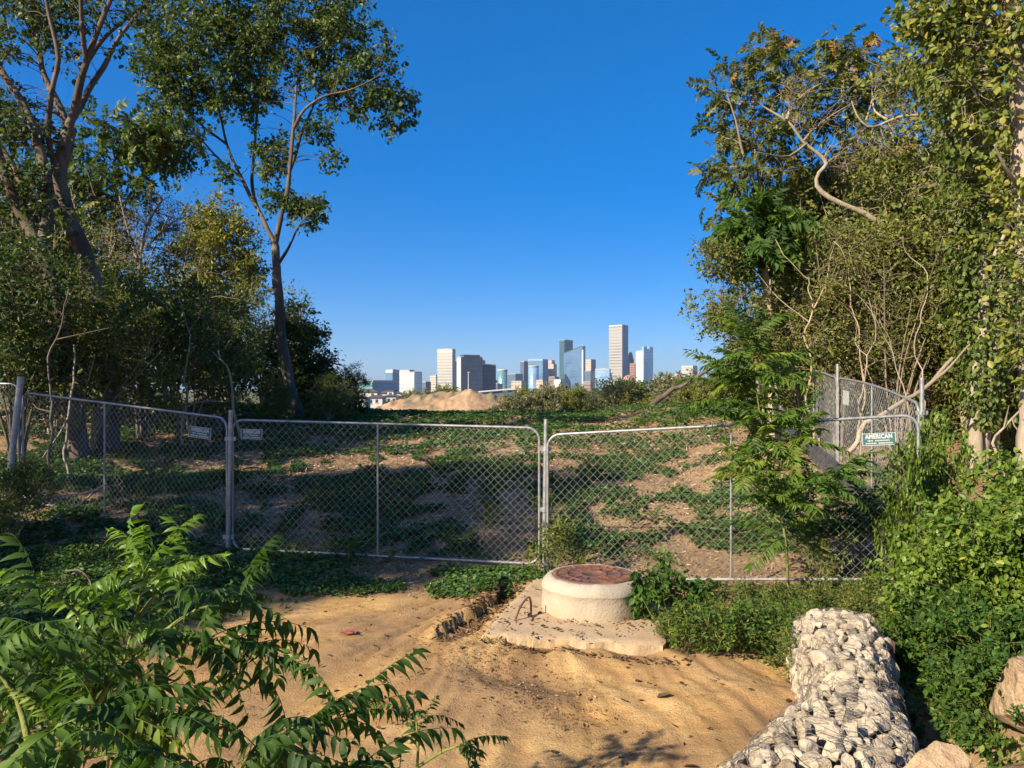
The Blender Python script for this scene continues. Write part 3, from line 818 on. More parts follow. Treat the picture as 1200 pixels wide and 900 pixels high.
house('white house front with two tall windows left of the boxy one', 430, 448, 466, 463, 478, 240, [(434, 436, 468, 473), (440, 443, 468, 472)])
house('flat roofed white tower house with a dark window above the other roofs', 454, 461, 458.5, 457.5, 476, 280, [(456, 459, 460, 462.5)], flatroof=True)
house('low tan house half hidden behind the left shrubs', 400, 428, 466.5, 463.5, 478, 215, [(408, 411, 468, 471)])

def arena():
    d = 900.; s = d / FPX; x = lambda u: (u - 600) * s
    org = (x(570), d, -6)
    root = thing('warehouse', 'low pale building with a long sloping white roof behind the dirt mound', 'building', org)
    p = [(x(540), d), (x(606), d), (x(606), d + 60), (x(540), d + 60)]
    mb = MB(); mb.prism(p, -6, np.array([ztop(462, d), ztop(456.5, d), ztop(456.5, d), ztop(462, d)])); mb.build('wall', M['slate_glass'], root, org)
    q = [(x(538), d - 3), (x(607), d - 3), (x(607), d + 62), (x(538), d + 62)]
    za = np.array([ztop(462, d), ztop(456, d), ztop(456, d), ztop(462, d)])
    mb = MB(); mb.prism(q, za + .1, za + 1.6); mb.build('roof', M['white_wall'], root, org)
arena()
def pole():
    d = 180.; p = P(549, 466, d); t = P(549, 437, d)
    root = thing('light_pole', 'thin pale light pole in front of the dark navy tower', 'light pole', (p[0], p[1], -3))
    mb = MB(); mb.tube([(p[0], p[1], -3.2), t], [.16, .11], 8); mb.build('pole', M['stone_light'], root, (p[0], p[1], -3))
    mb = MB(); mb.box((t[0] - .25, t[1] - .25, t[2]), (t[0] + .25, t[1] + .25, t[2] + .25)); mb.build('lamp_head', M['roof_grey'], root, (p[0], p[1], -3))
pole()

# ================================================================== FENCE
def galv(name, base, rough=.42):
    m, nt, b, out = newmat(name)
    n = noise(nt, 14, 4, .6, coords(nt))
    c = ramp(nt, [(.3, tuple(x * .62 for x in base)), (.7, tuple(min(1, x * 1.15) for x in base))], n)
    c = mixc(nt, ramp(nt, [(.60, (0, 0, 0)), (.70, (.55, .55, .55))], noise(nt, 4, 5, .7, coords(nt))), c, (.17, .09, .045))
    nt.links.new(c, b.inputs['Base Color']); b.inputs['Metallic'].default_value = .45; b.inputs['Roughness'].default_value = rough
    return m
M['galv'] = galv('galvanised_tube', (.33, .33, .325)); M['wire'] = galv('chain_link_wire', (.42, .42, .41), .5)
M['clamp'] = galv('clamp', (.4, .4, .4)); M['sign_teal'] = flat('sign_teal', (.035, .10, .105), .6); M['sign_white'] = flat('sign_white', (.42, .45, .43), .5, 0, .05)
M['rust'] = None

def fence_panel(label, A, B, bars=(.5,), diamond=.1, wr=.0022, tr=.018, name='chain_link_fence', group='chain link fence panels', bend=0.0):
    """A, B: (x, y, z bottom, z top)"""
    A = np.array(A, float); B = np.array(B, float)
    root = thing(name, label, 'fence', ((A[0] + B[0]) / 2, (A[1] + B[1]) / 2, min(A[2], B[2])), group)
    org = np.array(root.location)
    L = math.hypot(*(B - A)[:2]); H = ((A[3] - A[2]) + (B[3] - B[2])) / 2
    nrm = np.array([(B - A)[1], -(B - A)[0], 0]) / L
    def W(x, z):
        x = np.asarray(x, float); z = np.asarray(z, float)
        s_ = x / L; t = z / H
        xy = A[:2] + (B - A)[:2] * s_[..., None]
        zb = A[2] + (B[2] - A[2]) * s_; zt = A[3] + (B[3] - A[3]) * s_
        bow = bend * np.sin(np.pi * np.clip(s_, 0, 1)) * t
        return np.concatenate([xy, (zb + (zt - zb) * t + bow)[..., None]], -1)
    r = .16; pth = []
    for cx, cz, a0 in ((r, H - r, 180), (L - r, H - r, 90), (L - r, r, 0), (r, r, -90)):
        for k in range(7):
            a = math.radians(a0 - 15 * k); pth.append((cx + r * math.cos(a), cz + r * math.sin(a)))
    pth.append(pth[0]); dense = []
    for p, q in zip(pth[:-1], pth[1:]):
        n = max(1, int(math.hypot(q[0] - p[0], q[1] - p[1]) / .3))
        for k in range(n): dense.append((p[0] + (q[0] - p[0]) * k / n, p[1] + (q[1] - p[1]) * k / n))
    dense.append(pth[0]); dense = np.array(dense)
    mb = MB(); mb.tube(W(dense[:, 0], dense[:, 1]), tr, 10, caps=False); mb.build('frame', M['galv'], root, org)
    for f in bars:
        z = np.linspace(tr * .6, H - tr * .6, 6)
        mb = MB(); mb.tube(W(np.full(6, f * L), z), tr * .85, 8); mb.build('mid_bar', M['galv'], root, org)
    nc = int(L / (diamond / 2)); nr = int(H / (diamond / 2))
    k = np.arange(nr + 1)
    cols = np.arange(1, nc - 1, 1)
    PT = []
    rg = np.random.default_rng(int(abs(A[0] * 100)) + 5)
    for c in cols:
        x = (c + ((k + c) % 2) * 1.0) * diamond / 2 + .02
        z = k * H / nr
        inside = np.clip(x, .02, L - .02)
        w = W(inside, z)
        sag = (fbm(x * .8 + 3, z * .8, 2) - .5) * .12
        w = w + nrm * (sag + (((k + c) % 2) - .5) * .004)[:, None]
        PT.append(w)
    PT = np.array(PT)
    mb = MB(); mb.tubes(PT, np.full(PT.shape[:2], wr), 4); mb.build('wire_mesh', M['wire'], root, org)
    return W, nrm, L, H
def post(label, base, top, r=.03, name='fence_post', clamps=(), cap=True, mat='galv'):
    base = np.array(base, float); top = np.array(top, float)
    root = thing(name, label, 'post', tuple(base), 'fence posts')
    mb = MB(); mb.tube([base - (0, 0, .15), base, (base + top) / 2, top], r, 12); mb.build('tube', M[mat], root, base)
    for f in clamps:
        c = base + (top - base) * f; dr = unit(top - base)
        mb = MB(); mb.tube([c - dr * .03, c + dr * .03], r + .012, 12)
        mb.box((c[0] - .075, c[1] - .012, c[2] - .025), (c[0] + .075, c[1] + .012, c[2] + .025)); mb.build('clamp', M['clamp'], root, base)
    return root
def sign(label, W, nrm, xa, xb, za, zb, plain=False):
    """plate wired to a panel, facing the viewer"""
    o = W(np.array((xa + xb) / 2), np.array((za + zb) / 2))
    ex = unit(W(np.array(xb), np.array(za)) - W(np.array(xa), np.array(za)))
    n = nrm if nrm[1] < 0 else -nrm
    ez = np.array([0, 0, 1.]); n = unit(np.cross(ex, ez)) ; ez = np.cross(n, ex) * -1
    if n[1] > 0: n = -n
    ez = unit(np.cross(n, ex)); ez = ez if ez[2] > 0 else -ez
    o = o + n * .022
    w, h = (xb - xa) / 2, (zb - za) / 2
    from mathutils import Matrix
    root = thing('fence_sign', label, 'sign', tuple(o), 'signs wired to the fence')
    Mx = Matrix(((ex[0], ez[0], n[0], o[0]), (ex[1], ez[1], n[1], o[1]), (ex[2], ez[2], n[2], o[2]), (0, 0, 0, 1)))
    root.matrix_world = Mx
    mb = MB(); mb.box((-w, -h, -.004), (w, h, 0)); mb.build('plate', M['sign_white'] if plain else M['sign_teal'], root)
    if plain: return
    mb = MB(); t = .007
    for q in ((-w, -h, w, -h + t), (-w, h - t, w, h), (-w, -h + t, -w + t, h - t), (w - t, -h + t, w, h - t)):
        mb.box((q[0], q[1], .0005), (q[2], q[3], .004))
    mb.build('border', M['sign_white'], root)
    cu = bpy.data.curves.new('lettering', 'FONT'); cu.body = 'AMERICAN'; cu.align_x = 'CENTER'; cu.align_y = 'CENTER'
    cu.size = h * .95; cu.extrude = .0015; cu.offset = .004; cu.space_character = 1.12
    cu.materials.append(M['sign_white'])
    tx = bpy.data.objects.new('lettering', cu); COL.objects.link(tx); tx.parent = root; tx.location = (0, h * .42, .003)
    bpy.context.view_layer.update()
    me = bpy.data.meshes.new_from_object(tx.evaluated_get(bpy.context.evaluated_depsgraph_get()))
    bpy.data.objects.remove(tx)
    co = np.array([v.co[:] for v in me.vertices]); k = 1.62 * w / (co[:, 0].max() - co[:, 0].min())
    me.vertices.foreach_set('co', (co * [k, 1, 1] + [0, h * .42, .003]).astype(np.float32).ravel())
    tx = bpy.data.objects.new('lettering', me); COL.objects.link(tx); tx.parent = root
    # the two lines below are too small to read: rows of short strokes of letter size
    rg = np.random.default_rng(3)
    for zc, hh, hw in ((-h * .22, h * .11, w * .68), (-h * .64, h * .11, w * .8)):
        mb = MB(); x = -hw
        while x < hw:
            ww = w * (.045 + .05 * rg.random())
            if rg.random() > .13: mb.box((x, zc - hh, .0005), (min(hw, x + ww), zc + hh, .003))
            x += ww + w * .022
        mb.build('small_lettering', M['sign_white'], root)

pA = (-8.15, 12.8, .38, 2.16); pB = (-4.03, 10.86, -.02, 1.80)
WL, nL, LL, HL = fence_panel('chain link panel at left sloping down to the first upright post', pA, pB, (.44,), .105)
pB2 = (-3.93, 10.8, -.03, 1.78); pC = (.36, 10.1, -.09, 1.70)
WC, nC, LC, HC = fence_panel('middle chain link panel with a round-cornered frame behind the sand', pB2, pC, (.49,), .105)
pC2 = (.46, 9.9, -.24, 1.62); pD = (4.55, 8.6, .08, 1.92)
WR, nR, LR, HR = fence_panel('chain link panel behind the manhole, partly covered by the feathery sapling', pC2, pD, (.53,), .105)
fence_panel('chain link panel cut off by the left edge of the photo', (-12.4, 13.6, .62, 2.38), (-8.28, 12.9, .42, 2.3), (.5,), .105)
side = [(5.32, 10.0), (6.02, 14.2), (6.83, 18.5), (7.62, 22.8)]
sz = [(.20, 2.02), (.62, 2.42), (.92, 2.70), (1.2, 2.98)]
lab = ['nearest panel of the side fence running up the slope at right', 'second panel of the side fence, seen through the first', 'farthest panel of the side fence, behind the sapling leaves']
SW = []
for i in range(3):
    a = np.array(side[i]); b = np.array(side[i + 1]); e = unit(b - a) * .06
    SW.append(fence_panel(lab[i], (*(a + e), *sz[i]), (*(b - e), *sz[i + 1]), (.5,), .105, bend=.06))
post('galvanised post with clamps between the left and middle fence panels', (-3.98, 10.76, -.1), (-3.93, 10.74, 1.92), .032, clamps=(.12, .8))
post('galvanised post with clamps between the middle panel and the manhole panel', (.41, 9.93, -.3), (.44, 9.93, 1.82), .028, clamps=(.1, .45, .82))
post('thick leaning grey post near the left edge', (-8.36, 12.7, .3), (-8.12, 12.7, 2.42), .05, clamps=(.75,), mat='clamp')
post('tall galvanised post wrapped by the bright vine at right', (5.30, 9.93, .1), (5.30, 9.93, 2.36), .028, clamps=(.8,))
post('tall post between the first and second side fence panels', (6.02, 14.2, .5), (6.02, 14.2, 2.68), .032)
post('post between the second and farthest side fence panels', (6.83, 18.5, .8), (6.83, 18.5, 3.0), .032)
post('last post of the side fence, behind the sapling leaves', (7.62, 22.8, 1.1), (7.62, 22.8, 3.2), .032)
sign('small teal sign on the left panel beside the first post', WL, nL, LL - .72, LL - .28, HL - .33, HL - .17)
sign('small teal sign on the middle panel beside the first post', WC, nC, .14, .46, HC - .26, HC - .12)
sign('teal sign lettered in white on the panel behind the manhole', WR, nR, LR - .58, LR - .23, HR - .32, HR - .18)
sign('blank grey tag near the top of the second side fence panel', *SW[0][:2], 3.5, 3.9, 1.35, 1.6, True)

def silt_fence():
    m, nt, b, out = newmat('silt_fabric')
    n = noise(nt, 6, 4, .6, coords(nt))
    nt.links.new(ramp(nt, [(.3, (.035, .034, .036)), (.7, (.08, .075, .075))], n), b.inputs['Base Color']); b.inputs['Roughness'].default_value = .6
    bump(nt, b, n, .6, .04)
    root = thing('silt_fence', 'black fabric silt fence along the foot of the side fence', 'silt fence', (5.6, 12, .3))
    org = np.array(root.location)
    pts = smooth_path([(4.98, 9.75, 0), (5.45, 12.0, 0), (5.86, 14.2, 0), (6.66, 18.5, 0), (7.4, 22.8, 0)], .12)
    x, y = pts[:, 0], pts[:, 1]; g = ground(x, y)
    k = 7; rows = []
    for side_ in (0, 1):
        for j in range(k):
            t = j / (k - 1)
            off = .035 * (fbm(y * 3, np.full_like(y, t * 1.5), 2) - .5) + .07 * (1 - t)
            rows.append(np.stack([x - off + .008 * side_, y, g - .05 + (.42 + .05 * (fbm(y * 1.5, y * 0, 2) - .5)) * t], -1))
    V = np.array(rows); n = len(x)
    mb = MB()
    for s_ in (0, k):
        i = np.arange(k - 1)[:, None] * n; j = np.arange(n - 1)[None, :]
        mb.add(V[s_:s_ + k].reshape(-1, 3), np.stack([i + j, i + j + 1, i + n + j + 1, i + n + j], -1).reshape(-1, 4))
    mb.build('fabric', m, root, org)
    for q in np.linspace(3, n - 4, 8).astype(int):
        mb = MB(); mb.box((x[q] + .02, y[q] - .015, g[q] - .1), (x[q] + .05, y[q] + .015, g[q] + .5)); mb.build('stake', M['bark_tan'], root, org)
silt_fence()

# ================================================================== MANHOLE, SLAB
def concrete(name, base, dirt):
    m, nt, b, out = newmat(name)
    v = coords(nt)
    n1 = noise(nt, 4, 6, .65, v); n2 = noise(nt, 45, 4, .6, v); n3 = noise(nt, 2.2, 5, .7, coords(nt, 'Object', (1, 1, .35)))
    c = ramp(nt, [(.3, tuple(x * .78 for x in base)), (.7, base)], n1)
    c = mixc(nt, ramp(nt, [(.45, (0, 0, 0)), (.68, (.8, .8, .8))], n3), c, dirt)
    c = mixc(nt, ramp(nt, [(.28, (.5, .5, .5)), (.42, (0, 0, 0))], n2), c, tuple(x * .55 for x in base))
    sep = nt.nodes.new('ShaderNodeSeparateXYZ'); nt.links.new(v, sep.inputs[0])
    mr = nt.nodes.new('ShaderNodeMapRange'); mr.inputs[1].default_value = -.04; mr.inputs[2].default_value = .2; mr.inputs[3].default_value = .65; mr.inputs[4].default_value = 0
    ad = nt.nodes.new('ShaderNodeMath'); ad.operation = 'ADD'; nt.links.new(sep.outputs['Z'], ad.inputs[0])
    m2 = nt.nodes.new('ShaderNodeMath'); m2.operation = 'MULTIPLY'; nt.links.new(n1, m2.inputs[0]); m2.inputs[1].default_value = .12
    nt.links.new(m2.outputs[0], ad.inputs[1]); nt.links.new(ad.outputs[0], mr.inputs[0])
    c = mixc(nt, mr.outputs[0], c, (.40, .27, .14))
    nt.links.new(c, b.inputs['Base Color']); b.inputs['Roughness'].default_value = .92
    b.inputs['Specular IOR Level'].default_value = .2
    ad2 = nt.nodes.new('ShaderNodeMath'); ad2.operation = 'ADD'; nt.links.new(n1, ad2.inputs[0]); nt.links.new(n2, ad2.inputs[1])
    bump(nt, b, ad2.outputs[0], .7, .012)
    return m
M['concrete'] = concrete('concrete', (.43, .36, .27), (.34, .26, .17))
M['concrete_top'] = concrete('mortar', (.41, .355, .28), (.30, .24, .165))
def rustmat():
    m, nt, b, out = newmat('rusted_iron')
    v = coords(nt); n1 = noise(nt, 9, 6, .7, v); n2 = noise(nt, 3, 4, .6, v, 1.0)
    c = ramp(nt, [(.3, (.06, .028, .018)), (.5, (.16, .06, .028)), (.68, (.30, .115, .04)), (.8, (.40, .2, .1))], n1)
    c = mixc(nt, ramp(nt, [(.42, (.8, .8, .8)), (.55, (0, 0, 0))], n2), c, (.09, .05, .04))
    nt.links.new(c, b.inputs['Base Color']); b.inputs['Roughness'].default_value = .85
    bump(nt, b, n1, .7, .01)
    return m
M['rust'] = rustmat()
MC = np.array([.86, 8.09]); MZ = -.09
def manhole():
    root = thing('manhole', 'round concrete manhole riser with rusty iron lid', 'manhole', (MC[0], MC[1], MZ))
    n = 96; th = np.arange(n) * 2 * math.pi / n
    prof = [(.545, -.06), (.55, .02), (.545, .1), (.54, .17), (.545, .225), (.552, .24), (.552, .252), (.54, .285), (.51, .322), (.475, .345), (.445, .352), (.43, .345), (.425, .325), (.05, .325)]
    def lath(prof, seed, amp):
        mb = MB(); V = []
        for r, z in prof:
            dr = (fbm(np.cos(th) * 3 + seed, np.sin(th) * 3 + z * 6, 4) - .5) * amp
            dz = (fbm(np.cos(th) * 4 + seed + 9, np.sin(th) * 4 + r * 3, 3) - .5) * amp * .9
            V.append(np.stack([(r + dr) * np.cos(th), (r + dr) * np.sin(th), z + dz], -1))
        k = len(prof); i = np.arange(k - 1)[:, None] * n; j = np.arange(n)[None, :]; j2 = (j + 1) % n
        mb.add(np.concatenate(V), np.stack([i + j, i + j2, i + n + j2, i + n + j], -1).reshape(-1, 4)); return mb
    lath(prof[:6], 3, .024).build('riser', M['concrete'], root)
    lath(prof[5:], 3, .024).build('mortar_collar', M['concrete_top'], root)
    mb = MB()
    mb.lathe([(.43, .31), (.428, .352), (.405, .358), (.385, .358), (.38, .35), (.30, .352), (.295, .358), (.27, .358), (.265, .35), (.15, .352), (.145, .358), (.12, .358), (.115, .35), (.005, .351)], 72)
    for k in range(24):
        a = k * math.pi / 12
        c, s_ = math.cos(a), math.sin(a)
        mb.box((.31, -.012, .35), (.375, .012, .3575), M=[[c, -s_, 0], [s_, c, 0], [0, 0, 1]])
    for k in range(12):
        a = k * math.pi / 6 + .1
        c, s_ = math.cos(a), math.sin(a)
        mb.box((.16, -.012, .35), (.255, .012, .3575), M=[[c, -s_, 0], [s_, c, 0], [0, 0, 1]])
    lid = mb.build('lid', M['rust'], root)
    for sx in (-1, 1):
        mb = MB(); mb.box((sx * .335 - .03, -.018, .3585), (sx * .335 + .03, .018, .362)); mb.build('pick_hole_shade', M['bark_dark'], lid)  # raised dark pads: the darkness inside the holes is put into their colour
manhole()
def slab():
    m = concrete('slab_concrete', (.46, .38, .29), (.40, .27, .14))
    top = np.array([(-.29, 7.22), (1.36, 6.92), (1.85, 9.0), (.27, 9.35)])
    mb = MB()
    N1, N2 = 50, 50
    s_, t = np.meshgrid(np.linspace(0, 1, N1), np.linspace(0, 1, N2))
    q = ((1 - s_) * (1 - t))[..., None] * top[0] + (s_ * (1 - t))[..., None] * top[1] + (s_ * t)[..., None] * top[2] + ((1 - s_) * t)[..., None] * top[3]
    ed = np.minimum(np.minimum(s_, 1 - s_), np.minimum(t, 1 - t))
    z = MZ + (fbm(q[..., 0] * 7, q[..., 1] * 7, 4) - .5) * .02 - .018 * sstep(.03, 0, ed) + .03 * sstep(.5, .8, t) * (fbm(q[..., 0] * 3, q[..., 1] * 3, 2))
    q = q + ((fbm(q[..., 0] * 6 + 3, q[..., 1] * 6, 3) - .5) * .11 * sstep(.09, 0, ed))[..., None]
    i = np.arange(N2 - 1)[:, None] * N1; j = np.arange(N1 - 1)[None, :]
    mb.add(np.concatenate([q, z[..., None]], -1).reshape(-1, 3), np.stack([i + j, i + j + 1, i + N1 + j + 1, i + N1 + j], -1).reshape(-1, 4))
    ring = [(0, k) for k in range(N1)] + [(k, N1 - 1) for k in range(1, N2)] + [(N2 - 1, k) for k in range(N1 - 2, -1, -1)] + [(k, 0) for k in range(N2 - 2, 0, -1)]
    rt = np.array([[*q[a, b], z[a, b]] for a, b in ring]); mid = rt - (0, 0, .06); mid[:, :2] += (fbm(rt[:, 0] * 9, rt[:, 1] * 9, 3) - .5)[:, None] * .03; bot = rt - (0, 0, .3)
    n = len(ring); V = np.concatenate([rt, mid, bot]); F = [[k * n + a, k * n + (a + 1) % n, (k + 1) * n + (a + 1) % n, (k + 1) * n + a] for k in (0, 1) for a in range(n)]
    mb.add(V, [f[::-1] for f in F], smooth=False)
    tag(mb.build('concrete_slab', m), 'broken edged concrete slab under the manhole, dusted with sand', 'slab')
slab()
def rebar():
    g = MZ
    root = thing('rebar_loop', 'small bent rusty bar sticking out of the concrete slab', 'rebar', (.12, 7.75, g))
    mb = MB(); mb.tube(smooth_path([(.02, 7.6, g - .02), (.08, 7.66, g + .12), (.16, 7.74, g + .20), (.19, 7.76, g + .15), (.19, 7.78, g - .03)], .02), .011, 8)
    mb.build('bar', M['rust'], root, tuple(root.location))
rebar()

# ================================================================== STONE BASKET, ROCKS
def rock_mesh(name, seed, cuts=9, rough=.10, sub=3, mat=None):
    rg = np.random.default_rng(seed)
    import bmesh
    bm = bmesh.new(); bmesh.ops.create_icosphere(bm, subdivisions=sub, radius=1)
    V = np.array([v.co[:] for v in bm.verts]); F = np.array([[v.index for v in f.verts] for f in bm.faces]); bm.free()
    for k in range(cuts):
        n = unit(rg.standard_normal(3)); d = .45 + .35 * rg.random()
        e = V @ n - d
        V = V - np.outer(np.maximum(0, e) * .93, n)
    s_ = rg.random(3) * 50
    V = V * (1 + rough * (fbm(V[:, 0] * 2.3 + s_[0] + V[:, 2], V[:, 1] * 2.3 + s_[1] - V[:, 2], 4) - .5)[:, None] * 2)
    me = bpy.data.meshes.new(name); me.from_pydata(V.tolist(), [], F.tolist()); me.update()
    if mat: me.materials.append(mat)
    return me
def stonemat(name, stops, scale=2.2, extra=None):
    m, nt, b, out = newmat(name)
    v = coords(nt, 'Object'); oi = nt.nodes.new('ShaderNodeObjectInfo')
    ad = nt.nodes.new('ShaderNodeVectorMath'); ad.operation = 'ADD'; nt.links.new(v, ad.inputs[0])
    sc = nt.nodes.new('ShaderNodeVectorMath'); sc.operation = 'SCALE'; sc.inputs['Scale'].default_value = 40; cb = nt.nodes.new('ShaderNodeCombineXYZ')
    for i in range(3): nt.links.new(oi.outputs['Random'], cb.inputs[i])
    nt.links.new(cb.outputs[0], sc.inputs[0]); nt.links.new(sc.outputs[0], ad.inputs[1]); v = ad.outputs[0]
    n1 = noise(nt, scale, 6, .65, v); n2 = noise(nt, scale * 7, 4, .6, v)
    c = ramp(nt, stops, n1)
    c = mixc(nt, ramp(nt, [(.3, (.6, .6, .6)), (.5, (0, 0, 0))], n2), c, tuple(x * .6 for x in stops[0][1]))
    rr = ramp(nt, [(0, (.6, .55, .5)), (.25, (.85, .84, .84)), (.5, (1, .98, .95)), (1, (1.08, 1.08, 1.08))], oi.outputs['Random'])
    c = mixc(nt, 1.0, c, rr, 'MULTIPLY')
    nt.links.new(c, b.inputs['Base Color']); b.inputs['Roughness'].default_value = .9; b.inputs['Specular IOR Level'].default_value = .2
    bump(nt, b, n1, .7, .08 if extra is None else extra)
    return m
M['limestone'] = stonemat('limestone', [(.3, (.30, .24, .165)), (.5, (.46, .385, .285)), (.75, (.57, .49, .38))])
M['orange_stone'] = stonemat('orange_stone', [(.3, (.5, .24, .1)), (.6, (.62, .34, .16)), (.8, (.66, .42, .25))])
M['sandstone'] = stonemat('sandstone', [(.3, (.22, .14, .075)), (.5, (.35, .245, .145)), (.75, (.43, .32, .21))], 3.2)
M['basket_wire'] = galv('basket_wire', (.26, .23, .19), .6)
def gabion():
    path = smooth_path([(2.92, 6.95, 0), (2.66, 6.2, 0), (2.38, 5.4, 0), (2.08, 4.7, 0), (1.72, 4.15, 0), (1.3, 3.65, 0), (.95, 3.3, 0)], .05)
    sarc = np.concatenate([[0], np.cumsum(np.linalg.norm(np.diff(path, axis=0), axis=1))]); Ltot = sarc[-1]
    wk = ([0, .12, .35, 1.0, 1.6, 2.1, 2.6, 3.2, 3.8, 4.6], [.22, .34, .39, .38, .31, .33, .45, .5, .5, .46])
    tk = ([0, .12, .4, 1.2, 1.8, 2.5, 3.2, 4.6], [.08, .24, .30, .28, .25, .31, .34, .30])
    def at(s_):
        p = np.stack([np.interp(s_, sarc, path[:, i]) for i in range(2)], -1)
        q = np.stack([np.interp(np.clip(s_ + .05, 0, Ltot), sarc, path[:, i]) for i in range(2)], -1) - np.stack([np.interp(np.clip(s_ - .05, 0, Ltot), sarc, path[:, i]) for i in range(2)], -1)
        t = unit(q); return p, t
    def surf(s_, a, off=0.0):
        """a: angle 0 (right side) .. pi (left side); superellipse section"""
        p, t = at(s_)
        w = np.interp(s_, *wk) + off; zt = np.interp(s_, *tk) + off
        zb = -.34; h = zt - zb
        ca, sa = np.cos(a), np.sin(a)
        lx = np.sign(ca) * np.abs(ca) ** .6 * w; lz = np.abs(sa) ** .6 * h
        lump = (fbm(s_ * 2.5 + 7, a * 1.6, 3) - .5) * .2
        nx = np.stack([-t[..., 1], t[..., 0]], -1)
        return np.concatenate([p + nx * (lx * (1 + lump))[..., None] * -1, (zb + lz * (1 + lump * .6))[..., None]], -1)
    root = thing('stone_gabion', 'curved wire basket packed with pale limestone chunks', 'gabion', (2.4, 5.4, -.3))
    org = np.array(root.location)
    rg = np.random.default_rng(12)
    rocks = [rock_mesh('stone', 100 + k, 10, .12, 3, M['limestone']) for k in range(14)]
    # poisson-like spread over the skin
    S_, A_, placed, sizes = [], [], [], []
    for k in range(16000):
        s_ = rg.random() * Ltot; a = math.pi * (.03 + .94 * rg.random())
        r = (.055 + .065 * rg.random() ** 1.4) if len(placed) < 330 and k < 9000 else (.028 + .022 * rg.random())
        p = surf(np.array(s_), np.array(a), -r * .6)
        if placed and np.min(np.linalg.norm(np.array(placed) - p, axis=1) - .84 * (np.array(sizes) + r)) < 0: continue
        placed.append(p); sizes.append(r); S_.append(s_); A_.append(a)
        if len(placed) > 900: break
    view = np.array([0, 0, EYE]); ordr = np.argsort([-(sizes[i] / np.linalg.norm(placed[i] - view)) * (1 if A_[i] > .3 else .4) for i in range(len(placed))])
    rest = MB()
    orange = None
    best = min(range(len(placed)), key=lambda i: abs(placed[i][0] / placed[i][1] * FPX + 600 - 1033) + abs(HZ + (EYE - placed[i][2]) / placed[i][1] * FPX - 757))
    for rank, i in enumerate(ordr):
        r = sizes[i]; p = placed[i]
        rot = rg.random(3) * 6.28
        sc = np.array([1.15, .95, .8]) * r * 1.12
        if rank < 99 or i == best:
            o = bpy.data.objects.new('stone', rocks[rg.integers(len(rocks))]); COL.objects.link(o); o.parent = root
            if i == best:
                o.data = rock_mesh('stone', 777, 10, .12, 3, M['orange_stone']); o['label'] = 'orange stone among the pale ones'
            o.location = tuple(p - org); o.rotation_euler = tuple(rot); o.scale = tuple(sc)
        else:
            me = rocks[rg.integers(len(rocks))]
            V = np.array([v.co[:] for v in me.vertices]); F = np.array([list(q.vertices) for q in me.polygons])
            from mathutils import Euler
            Rm = np.array(Euler(tuple(rot)).to_matrix())
            rest.add((V * sc) @ Rm.T + p, F, 0, rg.random(), False)
    o = rest.build('small_stones', M['limestone'], root, org); o['kind'] = 'stuff'
    # fill behind the skin: shade between the stones put into its dark colour
    ss = np.linspace(0, Ltot, 70); aa = np.linspace(0, math.pi, 22)
    SS, AA = np.meshgrid(ss, aa, indexing='ij')
    V = surf(SS, AA, -.11); V = V + (fbm(SS * 9, AA * 6, 3) - .5)[..., None] * .06
    i = np.arange(69)[:, None] * 22; j = np.arange(21)[None, :]
    mb = MB(); mb.add(V.reshape(-1, 3), np.stack([i + j, i + j + 1, i + 22 + j + 1, i + 22 + j], -1).reshape(-1, 4))
    mb.build('dark_core', flat('gabion_gap_shade', (.07, .055, .04), .95, 0, .3), root, org)
    # twisted wire net, loose and crumpled
    mb = MB(); st = .08
    def wig(s_, a):
        return surf(s_, np.clip(a, .02, math.pi - .02), .012) + (np.stack([fbm(s_ * 6 + 3, a * 5, 2), fbm(s_ * 6 + 33, a * 5, 2), fbm(s_ * 6 + 63, a * 5, 2)], -1) - .5) * .07
    for ph in np.arange(0, Ltot, st):
        a = np.linspace(.03, math.pi - .03, 46); s_ = np.clip(ph + (np.arange(46) % 2) * st * .55 + .03 * np.sin(a * 3 + ph * 4), 0, Ltot)
        mb.tubes(wig(s_, a)[None], np.full((1, 46), .0016), 4)
    for a0 in np.linspace(.08, math.pi - .08, 17):
        s_ = np.linspace(0, Ltot, 90); a = a0 + .03 * (np.arange(90) % 2) + .12 * (fbm(s_ * 1.5, s_ * 0 + a0 * 5, 2) - .5)
        mb.tubes(wig(s_, a)[None], np.full((1, 90), .0015), 4)
    # loose tangle on the crumpled near end
    for k in range(45):
        s0 = Ltot * (.35 + .65 * rg.random()); a0 = math.pi * (.15 + .8 * rg.random()); n = 14
        s_ = np.clip(s0 + np.linspace(0, .5 * (rg.random() + .3), n) * rg.choice([-1, 1]) + .03 * rg.standard_normal(n), 0, Ltot); a = a0 + np.linspace(0, .5 * rg.standard_normal(), n) + .04 * rg.standard_normal(n)
        w = wig(s_, a); w[:, 2] += .03 * np.abs(np.sin(np.linspace(0, 6, n) + k)) * rg.random()
        mb.tubes(w[None], np.full((1, n), .0017), 4)
    mb.build('wire_net', M['basket_wire'], root, org)
gabion()
def boulder(label, u, v, d, size, seed, rot=(0, 0, 0), cuts=14, z=None):
    p = P(u, v, d)
    p[2] = min(p[2], gz(p[0], p[1]) + size[2] * .62)                # bedded in the bank
    me = rock_mesh('boulder', seed, cuts, .10, 5, M['sandstone'])
    o = bpy.data.objects.new('boulder', me); COL.objects.link(o)
    o.location = tuple(p); o.scale = size; o.rotation_euler = rot
    tag(o, label, 'rock', 'sandstone blocks at the lower right')
boulder('big tan sandstone block at the right edge below the vines', 1216, 806, 4.75, (.34, .36, .30), 5, (.2, .1, .5))
boulder('tan sandstone block stacked under the big one at the right edge', 1207, 878, 4.3, (.26, .28, .27), 16, (.1, .2, .2))
